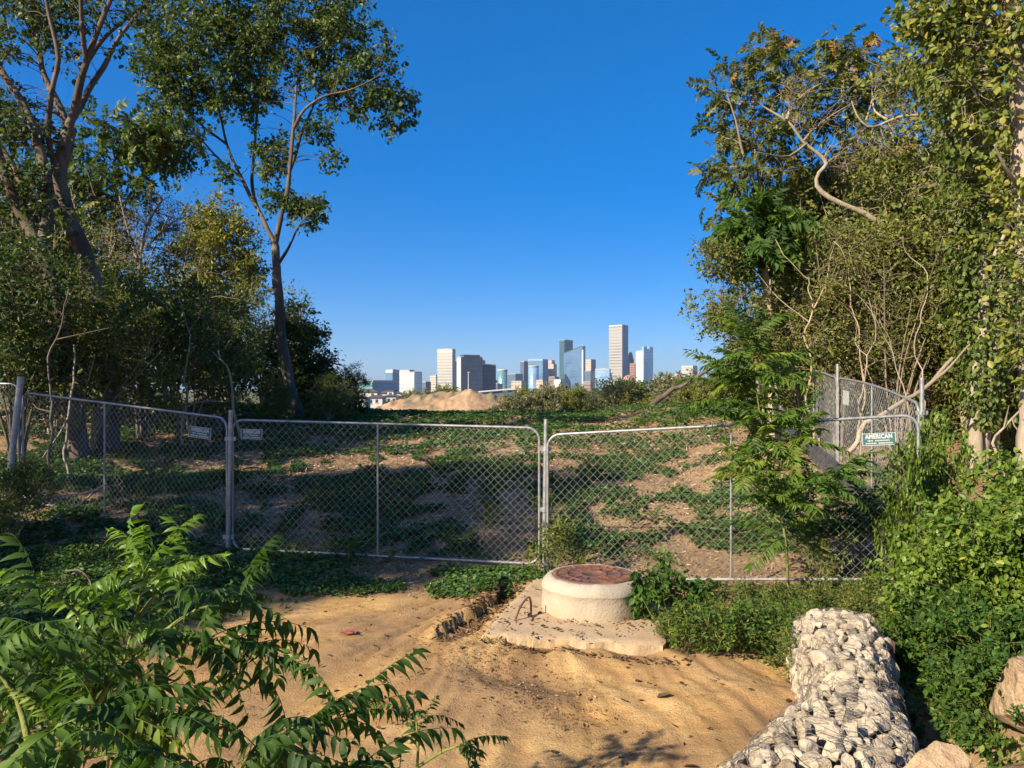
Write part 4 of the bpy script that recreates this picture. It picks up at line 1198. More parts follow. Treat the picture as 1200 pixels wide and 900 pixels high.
boulder('pointed tan rock right of the wire basket at the bottom edge', 1102, 918, 3.75, (.18, .2, .22), 27, (0, .15, .6), 12)
boulder('small tan stone between the vines and the big block', 1172, 846, 4.7, (.13, .14, .11), 38, (.1, .2, .9))
def stake():
    b0 = np.array([3.02, 6.1, -.3]); t0 = np.array([3.0, 6.1, .22])
    root = thing('metal_stake', 'short rusty steel stake beside the far end of the stone basket', 'stake', tuple(b0))
    mb = MB(); mb.box((-.02, -.003, -.1), (.02, .003, .5)); mb.box((.015, .0032, -.1), (.021, .04, .5)); mb.build('angle_bar', M['rust'], root)
    mb = MB(); mb.box((-.025, -.008, .40), (.005, -.0033, .43)); mb.build('hook', M['rust'], root)
stake()


# ================================================================== VEGETATION
def G(u, d, dz=0.0):
    x = (u - 600) / FPX * d
    return np.array([x, d, gz(x, d) + dz])
def XY(x, y, dz=0.0): return np.array([x, y, gz(x, y) + dz])

# ---- left side ------------------------------------------------------------
d = 27.
tall = plant('tall_tree', 'tall slender tree with grey forked trunk and a high open crown against the sky', 'tree',
    [([G(352, d, -.2)] + PL([(342, 455), (331, 400), (327, 350), (324, 300), (321, 284)], d), .23, .13),
     (PL([(321, 284), (305, 252, .3), (282, 207, .6), (266, 170, .8), (255, 122, .6), (240, 88, .5), (212, 45, 0)], d), .08, .015),
     (PL([(322, 286), (330, 250, -.2), (338, 215, -.3), (344, 150, -.5), (348, 100, -.3), (350, 50, 0), (356, -12, 0)], d), .09, .015),
     (PL([(344, 150, -.5), (357, 128, -1), (380, 113, -1.4), (415, 104, -1.6), (452, 84, -1.6)], d), .055, .012),
     (PL([(340, 200, -.3), (352, 160, .6), (372, 110, 1.4), (392, 40, 1.8)], d), .07, .02),
     (PL([(326, 310), (338, 290, -.4), (352, 262, -.8), (368, 245, -1)], d), .06, .015),
     (PL([(305, 252, .3), (296, 215, 1), (300, 150, 1.8), (305, 80, 2.2), (300, 10, 2)], d), .07, .02),
     (PL([(282, 207, .6), (255, 185, .2), (232, 160, -.4), (205, 140, -.8)], d), .05, .015),
     (PL([(266, 170, .8), (230, 140, 1.4), (200, 100, 2)], d), .05, .015)],
    BL([(235, 70, 75, 65, 3.2), (200, 100, 38, 50, 1.1), (200, 160, 42, 32, .9), (330, 40, 75, 60, 3.0), (285, 110, 50, 45, 1.3), (405, 80, 60, 55, 2.2), (452, 122, 32, 32, .8), (258, 10, 75, 40, 1.4),
        (390, 15, 45, 35, .9), (318, 185, 22, 26, .55), (335, 235, 24, 18, .3), (358, 250, 24, 20, .4), (385, 185, 20, 10, .18), (368, 150, 25, 18, .3), (210, 200, 10, 16, .12), (263, 205, 6, 12, .08), (195, 40, 32, 50, .7)], d),
    760, 11, per=44, spread=.5, size=.135, tmpl=[LEAF4, LEAFR], leaf='leaf_mid', bark='bark_grey', fk=dict(tone=(.4, .22), droop=.45, shoots=3), gk=dict(up=.25))
d = 17.
plant('branching_tree', 'big tree at far left with several dark limbs fanning up and thin leaves', 'tree',
    [([G(128, d, -.2)] + PL([(122, 400), (112, 340), (95, 290), (80, 258), (69, 213), (74, 175), (80, 149)], d), .25, .14),
     (PL([(80, 149), (66, 118, .2), (53, 88, .4), (42, 45, .6), (24, 5, .8), (15, -30, .8)], d), .085, .04),
     (PL([(69, 213), (56, 165, -.4), (60, 110, -.7), (68, 68, -.9), (57, 18, -1), (50, -20, -1)], d), .07, .03),
     (PL([(80, 149), (86, 130, 0), (95, 95, -.2), (101, 75, -.2), (112, 45, -.3), (130, 0, -.5), (136, -20, -.5)], d), .09, .04),
     (PL([(80, 149), (94, 125, .4), (108, 100, .8), (122, 78, 1), (140, 45, 1.3), (170, 4, 1.6), (185, -20, 1.6)], d), .08, .03),
     (PL([(101, 75, -.2), (97, 40, -.5), (95, 0, -.8), (94, -25, -.8)], d), .06, .03),
     (PL([(101, 75, -.2), (122, 45, .2), (150, 20, .5), (172, 5, .6)], d), .06, .02)],
    BL([(50, 20, 60, 35, 1.6), (130, 10, 50, 35, 1.2), (20, 50, 30, 35, .7), (100, 60, 60, 40, .55), (15, 130, 30, 40, .5), (60, 140, 50, 40, .35), (150, -25, 40, 30, .5), (20, 160, 35, 25, .5)], d),
    190, 12, per=20, spread=.42, size=.11, tmpl=[LEAF4, LEAFR], leaf='leaf_mid', bark='bark_dark', fk=dict(tone=(.38, .22), droop=.4, shoots=3))
d = 16.
plant('leaning_tree', 'leaning dark trunk crossing the left edge below the fanning limbs', 'tree',
    [([G(95, d, -.2)] + PL([(75, 380), (55, 320), (43, 284), (25, 250), (10, 215), (-8, 170), (-30, 110)], d), .19, .08),
     (PL([(43, 284), (30, 225, .4), (5, 180, .8), (-20, 140, 1)], d), .14, .06),
     (PL([(45, 172, .5), (27, 124, .6), (0, 80, .8), (-25, 20, .9)], d), .10, .05),
     (PL([(43, 284), (58, 240, .4), (45, 172, .5)], d), .14, .10)],
    BL([(10, 150, 40, 30, 1), (-20, 60, 40, 60, 1), (15, 215, 45, 25, 1.2), (40, 250, 60, 30, 1), (20, 290, 50, 30, 1)], d),
    90, 13, per=30, spread=.4, size=.10, tmpl=[LEAF4, LEAFR], leaf='leaf_dark', bark='bark_dark', fk=dict(tone=(.45, .2)))
d = 33.
plant('yellow_tree', 'sunlit yellow-green tree standing left of the tall slender trunk', 'tree',
    [([G(268, d, -.2)] + PL([(266, 440), (262, 380), (258, 320), (256, 262)], d), .16, .03), (PL([(266, 420), (285, 370, .6), (292, 320, .9)], d), .08, .02), (PL([(264, 400), (240, 350, -.6), (228, 300, -.8)], d), .08, .02)],
    BL([(255, 290, 48, 48, 2.4), (250, 262, 34, 26, .9), (235, 330, 36, 50, 1.2), (280, 340, 36, 45, 1.2), (262, 400, 55, 45, 1.2)], d),
    260, 14, per=70, spread=.62, size=.15, leaf='leaf_yellow', bark='bark_tan', fk=dict(tone=(.45, .24), droop=.3))
d = 29.
plant('evergreen_tree', 'dark dense rounded evergreen just right of the tall slender trunk', 'tree',
    [([G(352, d, -.2)] + PL([(352, 440), (354, 400), (352, 362)], d), .12, .03)],
    BL([(352, 425, 30, 50, 2), (346, 380, 16, 22, .5), (368, 455, 24, 35, 1), (335, 450, 26, 40, 1)], d),
    170, 15, per=110, spread=.5, size=.13, leaf='leaf_dark', bark='bark_dark', fk=dict(tone=(.35, .18)))
d = 30.
plant('small_evergreen_tree', 'small pointed dark evergreen at the right end of the left trees', 'tree',
    [([G(394, d, -.2)] + PL([(394, 470), (393, 434)], d), .06, .02)], BL([(394, 466, 16, 26, 1), (392, 442, 7, 12, .25), (412, 478, 16, 14, .5), (376, 476, 16, 18, .6)], d), 70, 16, per=90, spread=.4, size=.11, leaf='leaf_dark', bark='bark_dark', fk=dict(tone=(.35, .18)))
d = 23.
plant('feathery_tree', 'light feathery-leaved tree between the dark limbs and the tall trunk', 'tree',
    [([G(140, d, -.2)] + PL([(138, 400), (134, 300), (136, 230), (132, 170)], d), .14, .03), (PL([(136, 260), (160, 215, .4), (190, 170, .8)], d), .06, .02), (PL([(136, 280), (112, 230, -.4), (100, 190, -.6)], d), .06, .02)],
    BL([(140, 165, 55, 26, 1.3), (190, 165, 38, 24, .9), (110, 215, 36, 40, .8), (150, 235, 40, 36, .6), (125, 290, 60, 40, .8)], d),
    120, 17, per=4, spread=.5, size=.55, tmpl=FRONDS_FAR, leaf='leaf_mid', bark='bark_grey', fk=dict(tone=(.5, .22), up=1.2))
d = 19.
plant('bare_tree', 'thin bare tree with reddish twigs in front of the yellow-green tree', 'tree',
    [([G(172, d, -.2)] + PL([(170, 430), (168, 360), (164, 310), (172, 265), (190, 235)], d), .09, .02), (PL([(166, 320), (150, 270, .2), (140, 230, .4)], d), .04, .012), (PL([(170, 290), (200, 262, -.3), (222, 252, -.5)], d), .035, .01)],
    BL([(175, 250, 48, 26, 1.6), (150, 290, 40, 30, 1), (205, 280, 30, 36, 1)], d),
    150, 18, per=5, spread=.5, size=.07, leaf='leaf_autumn', bark='twig', gk=dict(wig=.22, rk=.006), fk=dict(tone=(.7, .2)))

def shrub(name, label, h, w, n, seed, stems=6, per=55, size=.09, spread=.34, leaf='leaf_dark', bark='bark_dark', low=.15, tmpl=LEAF4, fk={}, gk={}, cat='shrub', group=None, sr=.03):
    rg = np.random.default_rng(seed)
    limbs = []
    for k in range(stems):
        a = 2 * math.pi * (k + rg.random()) / stems; r = w * .5 * (.3 + .7 * rg.random()); hh = h * (.6 + .38 * rg.random())
        limbs.append(([np.array([.06 * math.cos(a), .06 * math.sin(a), -.12]), np.array([r * .3 * math.cos(a), r * .3 * math.sin(a), hh * .4]),
                       np.array([r * math.cos(a + .3), r * math.sin(a + .3), hh])], sr * (.7 + .6 * rg.random()), sr * .25))
    blobs = []
    for k in range(9):
        a = rg.random() * 6.28; q = rg.random() ** .6; z = low + (1 - low) * rg.random() ** .8
        r = w * .5 * (1 - .5 * z ** 2) * q
        s_ = (.16 + .16 * rg.random())
        blobs.append((np.array([r * math.cos(a) * .8, r * math.sin(a) * .8, h * z * .88]), np.array([w * s_ * 1.3, w * s_ * 1.3, h * s_]), s_))
    return plant(name, label, cat, limbs, blobs, n, seed, per=per, spread=spread, size=size, tmpl=tmpl, leaf=leaf, bark=bark, group=group, base=(0, 0, 0), fk=fk, gk=gk, sides=6)
class Kind:
    """a plant kind: the first placing moves the original, later ones copy it with its parts"""
    def __init__(s, root): s.root = root; s.used = False
    def put(s, x, y, rot, sc, label, dz=0.0, tilt=(0, 0)):
        loc = tuple(XY(x, y, dz))
        if not s.used:
            s.used = True; r = s.root
            r.location = loc; r.rotation_euler = (tilt[0], tilt[1], rot); r.scale = (sc, sc, sc) if np.isscalar(sc) else sc; r['label'] = label
            return r
        return copy_thing(s.root, loc, rot, sc, label, tilt)

gl = 'dark shrubs under the left trees'
dk1 = Kind(shrub('dark_shrub', 'x', 4.2, 3.4, 200, 31, 8, 46, .10, .40, group=gl, leaf='leaf_mid', fk=dict(tone=(.30, .22))))
dk2 = Kind(shrub('dark_shrub', 'x', 3.6, 3.8, 190, 32, 9, 40, .11, .42, group=gl, leaf='leaf_olive', bark='bark_tan', low=.25, fk=dict(tone=(.25, .22))))  # lighter leaf colours put sunlit patches into these two dark shrubs
dk3 = Kind(shrub('twiggy_shrub', 'x', 4.6, 3.0, 170, 33, 11, 26, .085, .40, group='twiggy shrubs under the left trees', leaf='leaf_olive', bark='bark_tan', low=.3, fk=dict(tone=(.4, .24))))
for i, (k, u, dd, rot, sc, lb) in enumerate([
    (dk1, 20, 15.0, .3, 1.0, 'dark leafy shrub behind the leaning post at the left edge'),
    (dk2, 100, 16.5, 1.1, .95, 'dark shrub behind the left fence panel below the fanning limbs'),
    (dk3, 60, 18.5, 2.0, 1.15, 'twiggy olive shrub with tan stems behind the left edge shrubs'),
    (dk1, 165, 18.5, 3.0, 1.0, 'dense dark shrub below the thin bare tree'),
    (dk2, 220, 20.5, 4.0, .95, 'rounded dark shrub left of the yellow-green tree foot'),
    (dk3, 200, 24.0, 5.0, 1.35, 'tall twiggy shrub between the bare tree and the yellow-green tree'),
    (dk1, 268, 23.0, .9, .72, 'dark shrub left of the tall slender trunk'),
    (dk2, 325, 25.5, 2.2, .34, 'low dark shrub at the foot of the tall slender trunk'),
    (dk2, 385, 26.0, 2.9, .45, 'low leafy shrub in front of the dark evergreen'),
    (dk1, 412, 28.0, 3.7, .42, 'lowest dark shrub at the right end of the left thicket'),
    (dk1, -30, 19.0, 5.1, 1.5, 'tall dark shrub mass cut by the left edge'),
    (dk3, 120, 22.0, .4, 1.5, 'tall twiggy shrub right of the big dark limbs'),
    (dk1, 20, 25.0, 1.9, 1.9, 'large dark shrub far behind at the left edge'),
    (dk2, 250, 29.0, .2, 1.25, 'green shrub below the yellow-green crown'),
    (dk3, 310, 31.0, 3.3, 1.2, 'twiggy shrub seen between the yellow-green tree and the tall trunk'),
    (dk2, 14, 10.6, 1.5, .33, 'small dark shrub in front of the leaning post at the left edge'),
    (dk2, 70, 21.0, 5.6, 1.45, 'dark green shrub behind the foot of the fanning limbs')]):
    p = G(u, dd); k.put(p[0], p[1], rot, sc, lb)

def bare_stem(label, pts, r0, r1, mat='bark_tan', name='dead_sapling', cat='dead stem', group='bare pale stems', forks=3, seed=0, n=7):
    rg = np.random.default_rng(seed)
    q = smooth_path(pts, .15); L = len(q)
    q = q + (np.stack([fbm(np.arange(L) * .25 + seed * 9, np.full(L, i * 5.), 3) for i in range(3)], -1) - .5) * .34 * np.clip(np.arange(L) / 4, 0, 1)[:, None]
    root = thing(name, label, cat, tuple(q[0]), group)
    mb = MB(); mb.tube(q, np.linspace(r0, r1, L), n); mb.build('stem', M[mat], root, q[0])
    if forks:
        mb = MB(); PT, RR = [], []
        for k in range(forks):
            i = int(L * (.3 + .6 * rg.random())); tl = unit(q[min(L - 1, i + 2)] - q[i - 1]); dr = unit(tl * .6 + .7 * rg.standard_normal(3) + [0, 0, .3])
            ln = (.3 + .7 * rg.random()) * np.linalg.norm(q[-1] - q[0]) * .4
            t = np.linspace(0, 1, 7)[:, None]
            PT.append(q[i] + dr * ln * t + .12 * ln * np.sin(t * 5 + k) * rg.standard_normal(3) * t); RR.append(np.linspace(r1 + (r0 - r1) * .35, r1 * .35, 7))
        mb.tubes(PT, RR, 5); mb.build('twig', M[mat], root, q[0])
    return root
bare_stem('straight pale stem rising behind the left fence panel', [G(82, 14.5, -.1), P(82, 480, 14.5), P(84, 440, 14.5), P(88, 400, 14.6)], .028, .016, 'bark_pale', seed=2, forks=1)
bare_stem('forked grey dead stem in the shade left of the first post', [G(58, 13.9, -.1), P(60, 440, 13.9), P(72, 380, 13.9), P(80, 340, 14)], .03, .012, 'bark_grey', seed=3)
bare_stem('hooked dead stem bending right in front of the dark thicket', [G(285, 19, -.1), P(272, 455, 19), P(258, 420, 19), P(247, 408, 19)], .045, .02, 'bark_tan', seed=4, forks=1)
bare_stem('thin tan stem leaning left under the bare tree', [G(125, 17, -.1), P(118, 430, 17), P(104, 385, 17), P(95, 350, 17)], .035, .015, 'bark_tan', seed=5)
bare_stem('crooked pale stem in the gap below the yellow-green tree', [G(215, 18, -.1), P(212, 440, 18), P(222, 400, 18), P(208, 350, 18)], .03, .012, 'bark_pale', seed=6)
bare_stem('fallen pale branch leaning on the left fence panel', [P(62, 608, 11.4), P(95, 592, 11.5), P(113, 578, 11.5), P(127, 568, 11.6)], .022, .012, 'bark_pale', 'fallen_stick', 'branch', 'fallen branches', 1, 7, 6)
bare_stem('short fallen branch lying on the shaded creeper at left', [XY(-5.6, 9.6, .05), XY(-5.2, 9.3, .10), XY(-4.9, 8.95, .04)], .016, .008, 'bark_grey', 'fallen_stick', 'branch', 'fallen branches', 1, 8, 6)

# trees past the left edge: they cast the shade that lies over the left half
for i, (x, y, rot, sc, lb) in enumerate([
    (-18.6, .9, 2.1, .82, 'tall tree beyond the left edge whose shade falls on the middle fence panel'),
    (-29.0, 12.0, 4.6, 1.05, 'tall tree beyond the left edge whose shade falls on the tall slender trunk'),
    (-12.5, 6.2, 2.8, .62, 'low crowned tree beyond the left edge beside the leaning post')]):
    copy_thing(tall, tuple(XY(x, y)), rot, sc, lb)
for i, (k, x, y, rot, sc, lb) in enumerate([
    (dk2, -15.0, 4.0, 2, 1.5, 'big shrub beyond the left edge behind the leaning post')]):
    k.put(x, y, rot, sc, lb)

# ---- right side -----------------------------------------------------------
d = 17.
plant('crooked_tree', 'tree with a bare pale S-bent limb reaching left over the thicket', 'tree',
    [([G(1095, d, -.2)] + PL([(1092, 430), (1080, 340), (1052, 290), (1025, 258), (1000, 244), (972, 232), (957, 218), (960, 203), (969, 192), (958, 178), (941, 166), (930, 150), (920, 140), (905, 131), (893, 124), (880, 112, -.2)], d), .10, .014),
     (PL([(922, 141), (928, 125, .3), (945, 108, .6), (962, 98, .8)], d), .035, .012), (PL([(969, 192), (985, 198, .3), (1010, 200, .6)], d), .03, .01),
     (PL([(945, 168), (925, 183, -.3), (905, 182, -.6), (885, 178, -.8)], d), .03, .01), (PL([(941, 166), (955, 150, .5), (975, 135, .8), (1000, 120, 1)], d), .03, .01)],
    BL([(935, 110, 30, 20, .6), (960, 130, 40, 30, .8), (1000, 170, 40, 30, .7)], d),
    60, 41, per=6, spread=.5, size=.1, leaf='leaf_olive', bark='bark_pale', gk=dict(wig=.2, rk=.007))
d = 15.5
plant('hooked_limb_tree', 'tree with a long pale limb hooking left below the high vine leaves', 'tree',
    [([G(1135, d, -.2)] + PL([(1130, 420), (1124, 300), (1118, 200), (1112, 165), (1092, 143), (1075, 135), (1050, 138), (1032, 146), (1016, 148), (1004, 135), (998, 118)], d), .10, .012),
     (PL([(1040, 140), (1025, 130, .2), (1022, 110, .3)], d), .03, .01), (PL([(1113, 170), (1116, 120, .3), (1108, 70, .6)], d), .07, .02)],
    BL([(1090, 110, 50, 36, 1), (1050, 160, 40, 30, .6), (1050, 100, 30, 30, .5), (1090, 210, 40, 40, .8)], d),
    110, 42, per=16, spread=.42, size=.10, tmpl=[LEAF4, LEAFR], leaf='leaf_olive', bark='bark_pale', gk=dict(wig=.2, rk=.007), fk=dict(tone=(.5, .25)))
d = 19.
plant('feathery_tree', 'slim feathery tree with pale stems at the left end of the right trees', 'tree',
    [([G(905, d, -.2)] + PL([(902, 400), (900, 300), (893, 235), (886, 175), (882, 100), (884, 66)], d), .09, .02),
     (PL([(904, 280), (912, 225, .3), (915, 170, .5), (918, 120, .6), (930, 95, .7)], d), .06, .02), (PL([(893, 235), (872, 185, -.4), (862, 140, -.6), (852, 110, -.7)], d), .04, .015), (PL([(890, 210), (905, 150, .6), (912, 90, .8)], d), .04, .015)],
    BL([(880, 85, 34, 28, 1.3), (856, 115, 22, 26, .8), (905, 65, 16, 14, .4), (880, 140, 38, 34, 1.2), (868, 190, 32, 34, .9), (930, 95, 26, 20, .7), (925, 150, 34, 34, .8), (868, 225, 34, 26, .7), (915, 205, 40, 36, .7)], d),
    150, 43, per=4, spread=.42, size=.42, tmpl=FRONDS_FAR, leaf='leaf_autumn', bark='bark_pale', fk=dict(tone=(.45, .2), up=1.2))
d = 20.
plant('feathery_tree', 'taller feathery tree with orange tinged top behind the S-bent limb', 'tree',
    [([G(1000, d, -.2)] + PL([(998, 400), (996, 300), (990, 220), (992, 150), (990, 90), (998, 55)], d), .10, .02), (PL([(992, 180), (970, 130, .3), (972, 90, .4)], d), .05, .015), (PL([(990, 200), (1012, 150, -.3), (1025, 105, -.4)], d), .05, .015)],
    BL([(998, 62, 30, 22, 1), (980, 95, 28, 24, .9), (1022, 100, 24, 26, .7), (965, 135, 40, 26, .8), (1005, 150, 42, 36, .9), (985, 205, 50, 36, 1)], d),
    120, 44, per=4, spread=.42, size=.44, tmpl=FRONDS_FAR, leaf='leaf_autumn', bark='bark_pale', fk=dict(tone=(.5, .26), up=1.2))
d = 22.
plant('dark_tree', 'dense dark tree behind the slim feathery stems at right', 'tree',
    [([G(935, d, -.2)] + PL([(935, 400), (932, 330), (930, 260), (935, 190)], d), .16, .04), (PL([(932, 320), (960, 270, .3), (985, 220, .5)], d), .07, .02)],
    BL([(930, 265, 46, 52, 2.4), (960, 225, 42, 40, 1.4), (900, 300, 36, 40, 1), (950, 330, 55, 45, 1.4), (1010, 215, 45, 40, 1.2), (1040, 185, 36, 30, .8)], d),
    260, 45, per=65, spread=.5, size=.12, tmpl=[LEAF4, LEAFR], leaf='leaf_dark', bark='bark_dark', fk=dict(tone=(.45, .2)))
d = 16.5
plant('leaning_tree', 'leaning bare trunk with drooping fern-like leaves at the left end of the right thicket', 'tree',
    [([G(908, d, -.2)] + PL([(906, 400), (902, 370), (897, 335), (894, 300), (890, 285)], d), .12, .06),
     (PL([(903, 375), (885, 345, -.2), (866, 325, -.3), (845, 308, -.4), (826, 296, -.5), (814, 286, -.5)], d), .045, .012), (PL([(866, 325, -.3), (850, 305, 0), (840, 290, .2)], d), .02, .008)],
    BL([(885, 275, 26, 22, 1.4), (900, 262, 24, 16, .8)], d),
    26, 46, per=9, spread=.3, size=.62, tmpl=FRONDS_FAR, leaf='leaf_frond', bark='bark_tan', fk=dict(tone=(.6, .2), up=1.0, droop=.8))
plant('olive_shrub', 'loose olive shrub hanging left of the leaning bare trunk', 'shrub',
    [([G(895, 16, -.1)] + PL([(885, 420), (868, 380), (848, 362)], 16), .05, .015), (PL([(885, 420), (878, 390, .4), (872, 350, .6)], 16), .03, .01)],
    BL([(838, 365, 26, 22, 1), (865, 355, 30, 26, 1), (868, 385, 34, 30, 1.2), (848, 322, 24, 14, .6), (828, 298, 14, 10, .3), (850, 300, 14, 16, .4), (890, 400, 34, 34, 1)], 16),
    150, 47, per=34, spread=.3, size=.085, leaf='leaf_olive', bark='twig', fk=dict(tone=(.35, .22)))
gr = 'olive shrubs of the right thicket'
th1 = Kind(shrub('thicket_shrub', 'x', 5.0, 3.2, 270, 51, 12, 88, .082, .36, 'leaf_olive', 'bark_tan', .08, group=gr, fk=dict(tone=(.42, .24), droop=.1), gk=dict(wig=.18), sr=.025))
th2 = Kind(shrub('thicket_shrub', 'x', 4.4, 3.0, 250, 52, 10, 88, .085, .34, 'leaf_mid', 'bark_tan', .08, group=gr, fk=dict(tone=(.72, .22), droop=.1), gk=dict(wig=.18), sr=.025))
th3 = Kind(shrub('brushy_shrub', 'x', 4.4, 2.8, 200, 53, 14, 42, .07, .5, 'leaf_olive', 'twig', .25, group='twiggy shrubs of the right thicket', fk=dict(tone=(.5, .25)), gk=dict(wig=.25, rk=.007), sr=.022))
for k, u, dd, rot, sc, lb in [
    (th1, 945, 17.5, .2, .95, 'olive shrub behind the sapling at the left end of the right thicket'),
    (th2, 985, 19.0, 1.2, 1.15, 'green shrub of the thicket below the start of the S-bent limb'),
    (th1, 1030, 18.5, 2.4, 1.30, 'tall olive shrub directly below the S-bent limb'),
    (th3, 985, 16.8, 3.1, 1.15, 'twiggy brown shrub in front of the dark tree'),
    (th2, 1065, 17.5, 4.2, 1.35, 'tall leafy shrub behind the tall side fence posts'),
    (th1, 1100, 17.0, 5.0, 1.40, 'tall olive shrub left of the vine covered trunks'),
    (th3, 1050, 15.8, .7, 1.10, 'twiggy shrub with tan stems behind the second side fence panel'),
    (th2, 1020, 21.5, 2.0, 1.55, 'shrub filling the gap behind the S-bent limb'),
    (th1, 1150, 20.0, 3.6, 1.7, 'olive shrub far behind the twin pale trunks'),
    (th2, 1215, 19.0, 5.4, 1.8, 'green shrub far behind at the right edge'),
    (th3, 1160, 16.5, 1.4, 1.25, 'twiggy shrub behind the twin pale trunks'),
    (th1, 960, 22.5, 2.9, 1.2, 'olive shrub behind the leaning bare trunk'),
    (th2, 900, 24.0, 4.9, .75, 'small green shrub left of the leaning bare trunk'),
    (th1, 1110, 23.5, .5, 2.2, 'highest olive shrub rising behind the hooked limb'),
    (th3, 1215, 15.0, 2.2, 1.1, 'twiggy shrub in the shade at the right edge')]:
    p = G(u, dd); k.put(p[0], p[1], rot, sc, lb)

d = 14.
def ivy(mb, rg):
    """vine leaves clothing the trunks"""
    n = 4200
    t = rg.random(n)
    us = np.interp(t, [0, .25, .5, .75, 1], [1150, 1152, 1150, 1147, 1140]); vv = np.interp(t, [0, 1], [500, 120])
    wd = np.interp(t, [0, .2, .5, .8, 1], [14, 30, 34, 36, 46])
    s_ = d / FPX; a = rg.random(n) * 6.28; r = wd * s_ * (.35 + .65 * rg.random(n) ** .5)
    c = np.stack([(us - 600) * s_, np.full(n, d), EYE - (vv - HZ) * s_], -1)
    o = np.stack([np.cos(a), np.sin(a), 0 * a], -1)
    mb.inst(LEAFR, c + o * r[:, None] + rg.standard_normal((n, 3)) * .05, unit(o * .3 + rg.standard_normal((n, 3)) * .4 + [0, 0, -.9]), o + rg.standard_normal((n, 3)) * .35 + [0, 0, .4], .095 * (.6 + .7 * rg.random(n)), 0, np.clip(.4 + .22 * rg.standard_normal(n), 0, 1))
plant('vine_covered_tree', 'twin pale trunks at right clothed in climbing vine leaves', 'tree',
    [([G(1142, d, -.15)] + PL([(1143, 500), (1148, 430), (1152, 330), (1146, 240), (1140, 130), (1130, 60)], d), .12, .05),
     ([G(1150, d + .1, -.15)] + PL([(1155, 490), (1160, 420), (1172, 350), (1178, 312)], d + .1), .11, .075),
     ([G(1165, d + .3, -.15)] + PL([(1170, 480), (1160, 440), (1155, 400)], d + .3), .05, .03)],
    BL([(1135, 90, 50, 60, 1.4), (1110, 40, 45, 50, 1.2), (1150, 200, 40, 70, 1), (1150, 330, 34, 70, 1), (1165, 430, 30, 60, .5), (1125, 250, 40, 60, .7)], d),
    170, 48, per=22, spread=.42, size=.095, tmpl=[LEAFR, LEAFO], leaf='leaf_vine', bark='bark_pale', extra=ivy, fk=dict(tone=(.62, .22), droop=.7))
d = 12.5
plant('leafy_tree', 'big pale trunk at the top right corner under bright hanging leaves', 'tree',
    [([G(1212, d, -.2)] + PL([(1208, 420), (1203, 260), (1198, 160), (1192, 90), (1188, 30), (1180, -40)], d), .22, .13), (PL([(1190, 60), (1165, 20, .4), (1130, -10, .6)], d), .07, .02), (PL([(1202, 230), (1180, 200, -.6), (1165, 170, -.8)], d), .04, .015)],
    BL([(1110, 25, 36, 38, 1.3), (1150, 20, 50, 45, 1.6), (1100, 85, 26, 34, .7), (1140, 105, 44, 44, 1.3), (1175, 60, 40, 55, 1.2), (1165, 170, 40, 40, .9), (1215, 60, 40, 80, 1.2), (1200, 230, 40, 50, .9), (1080, 15, 16, 22, .3), (1198, 300, 34, 50, .9, -.6), (1205, 390, 30, 50, .8, -.6), (1195, 460, 24, 30, .3, -.6)], d),
    250, 49, per=26, spread=.38, size=.10, tmpl=[LEAFR, LEAFO], leaf='leaf_vine', bark='bark_pale', fk=dict(tone=(.70, .2), droop=.7, shoots=3))
bare_stem('long dead trunk leaning right behind the side fence', [P(992, 532, 12.8), P(1030, 495, 12.9), P(1070, 462, 13), P(1112, 425, 13.2)], .045, .03, 'bark_pale', 'dead_tree', 'dead tree', 'leaning dead trunks', 1, 21)
bare_stem('pale dead trunk leaning against the sky left of the sapling', [G(752, 47, -.2), P(778, 462, 47), P(800, 450, 47), P(832, 434, 47)], .2, .1, 'bark_dark', 'dead_tree', 'dead tree', 'leaning dead trunks', 1, 24)
bare_stem('white crooked stem in the shade right of the twin trunks', [G(1180, 13.5, -.1), P(1172, 520, 13.5), P(1188, 490, 13.5), P(1205, 470, 13.5)], .03, .015, 'bark_pale', seed=23)
bare_stem('thin arching pale stem above the twin trunks', [P(1165, 300, 13.4), P(1180, 255, 13.4), P(1190, 225, 13.4), P(1204, 218, 13.4)], .035, .02, 'bark_pale', seed=24, forks=1)
bare_stem('tan stem arching right inside the thicket', [G(1010, 15.5, -.1), P(1005, 400, 15.5), P(995, 330, 15.5), P(975, 285, 15.5)], .022, .008, 'bark_tan', seed=25)
bare_stem('long tan stem leaning left through the thicket', [G(955, 15.6, -.1), P(948, 380, 15.6), P(935, 320, 15.6), P(905, 280, 15.6)], .028, .009, 'bark_tan', seed=26)
bare_stem('pale stem crossing the thicket in front of the twin trunks', [G(1085, 14.8, -.1), P(1075, 420, 14.8), P(1085, 340, 14.8), P(1060, 270, 14.8)], .018, .007, 'bark_pale', seed=27)
bare_stem('thin pale stem behind the second side fence panel', [G(1010, 15, -.1), P(1012, 470, 15), P(1022, 400, 15), P(1012, 350, 15)], .018, .007, 'bark_pale', seed=28)
bare_stem('forked white stem behind the tall vine wrapped post', [G(1062, 13.6, -.1), P(1060, 470, 13.6), P(1048, 410, 13.6), P(1035, 370, 13.6)], .017, .006, 'bark_pale', seed=29)

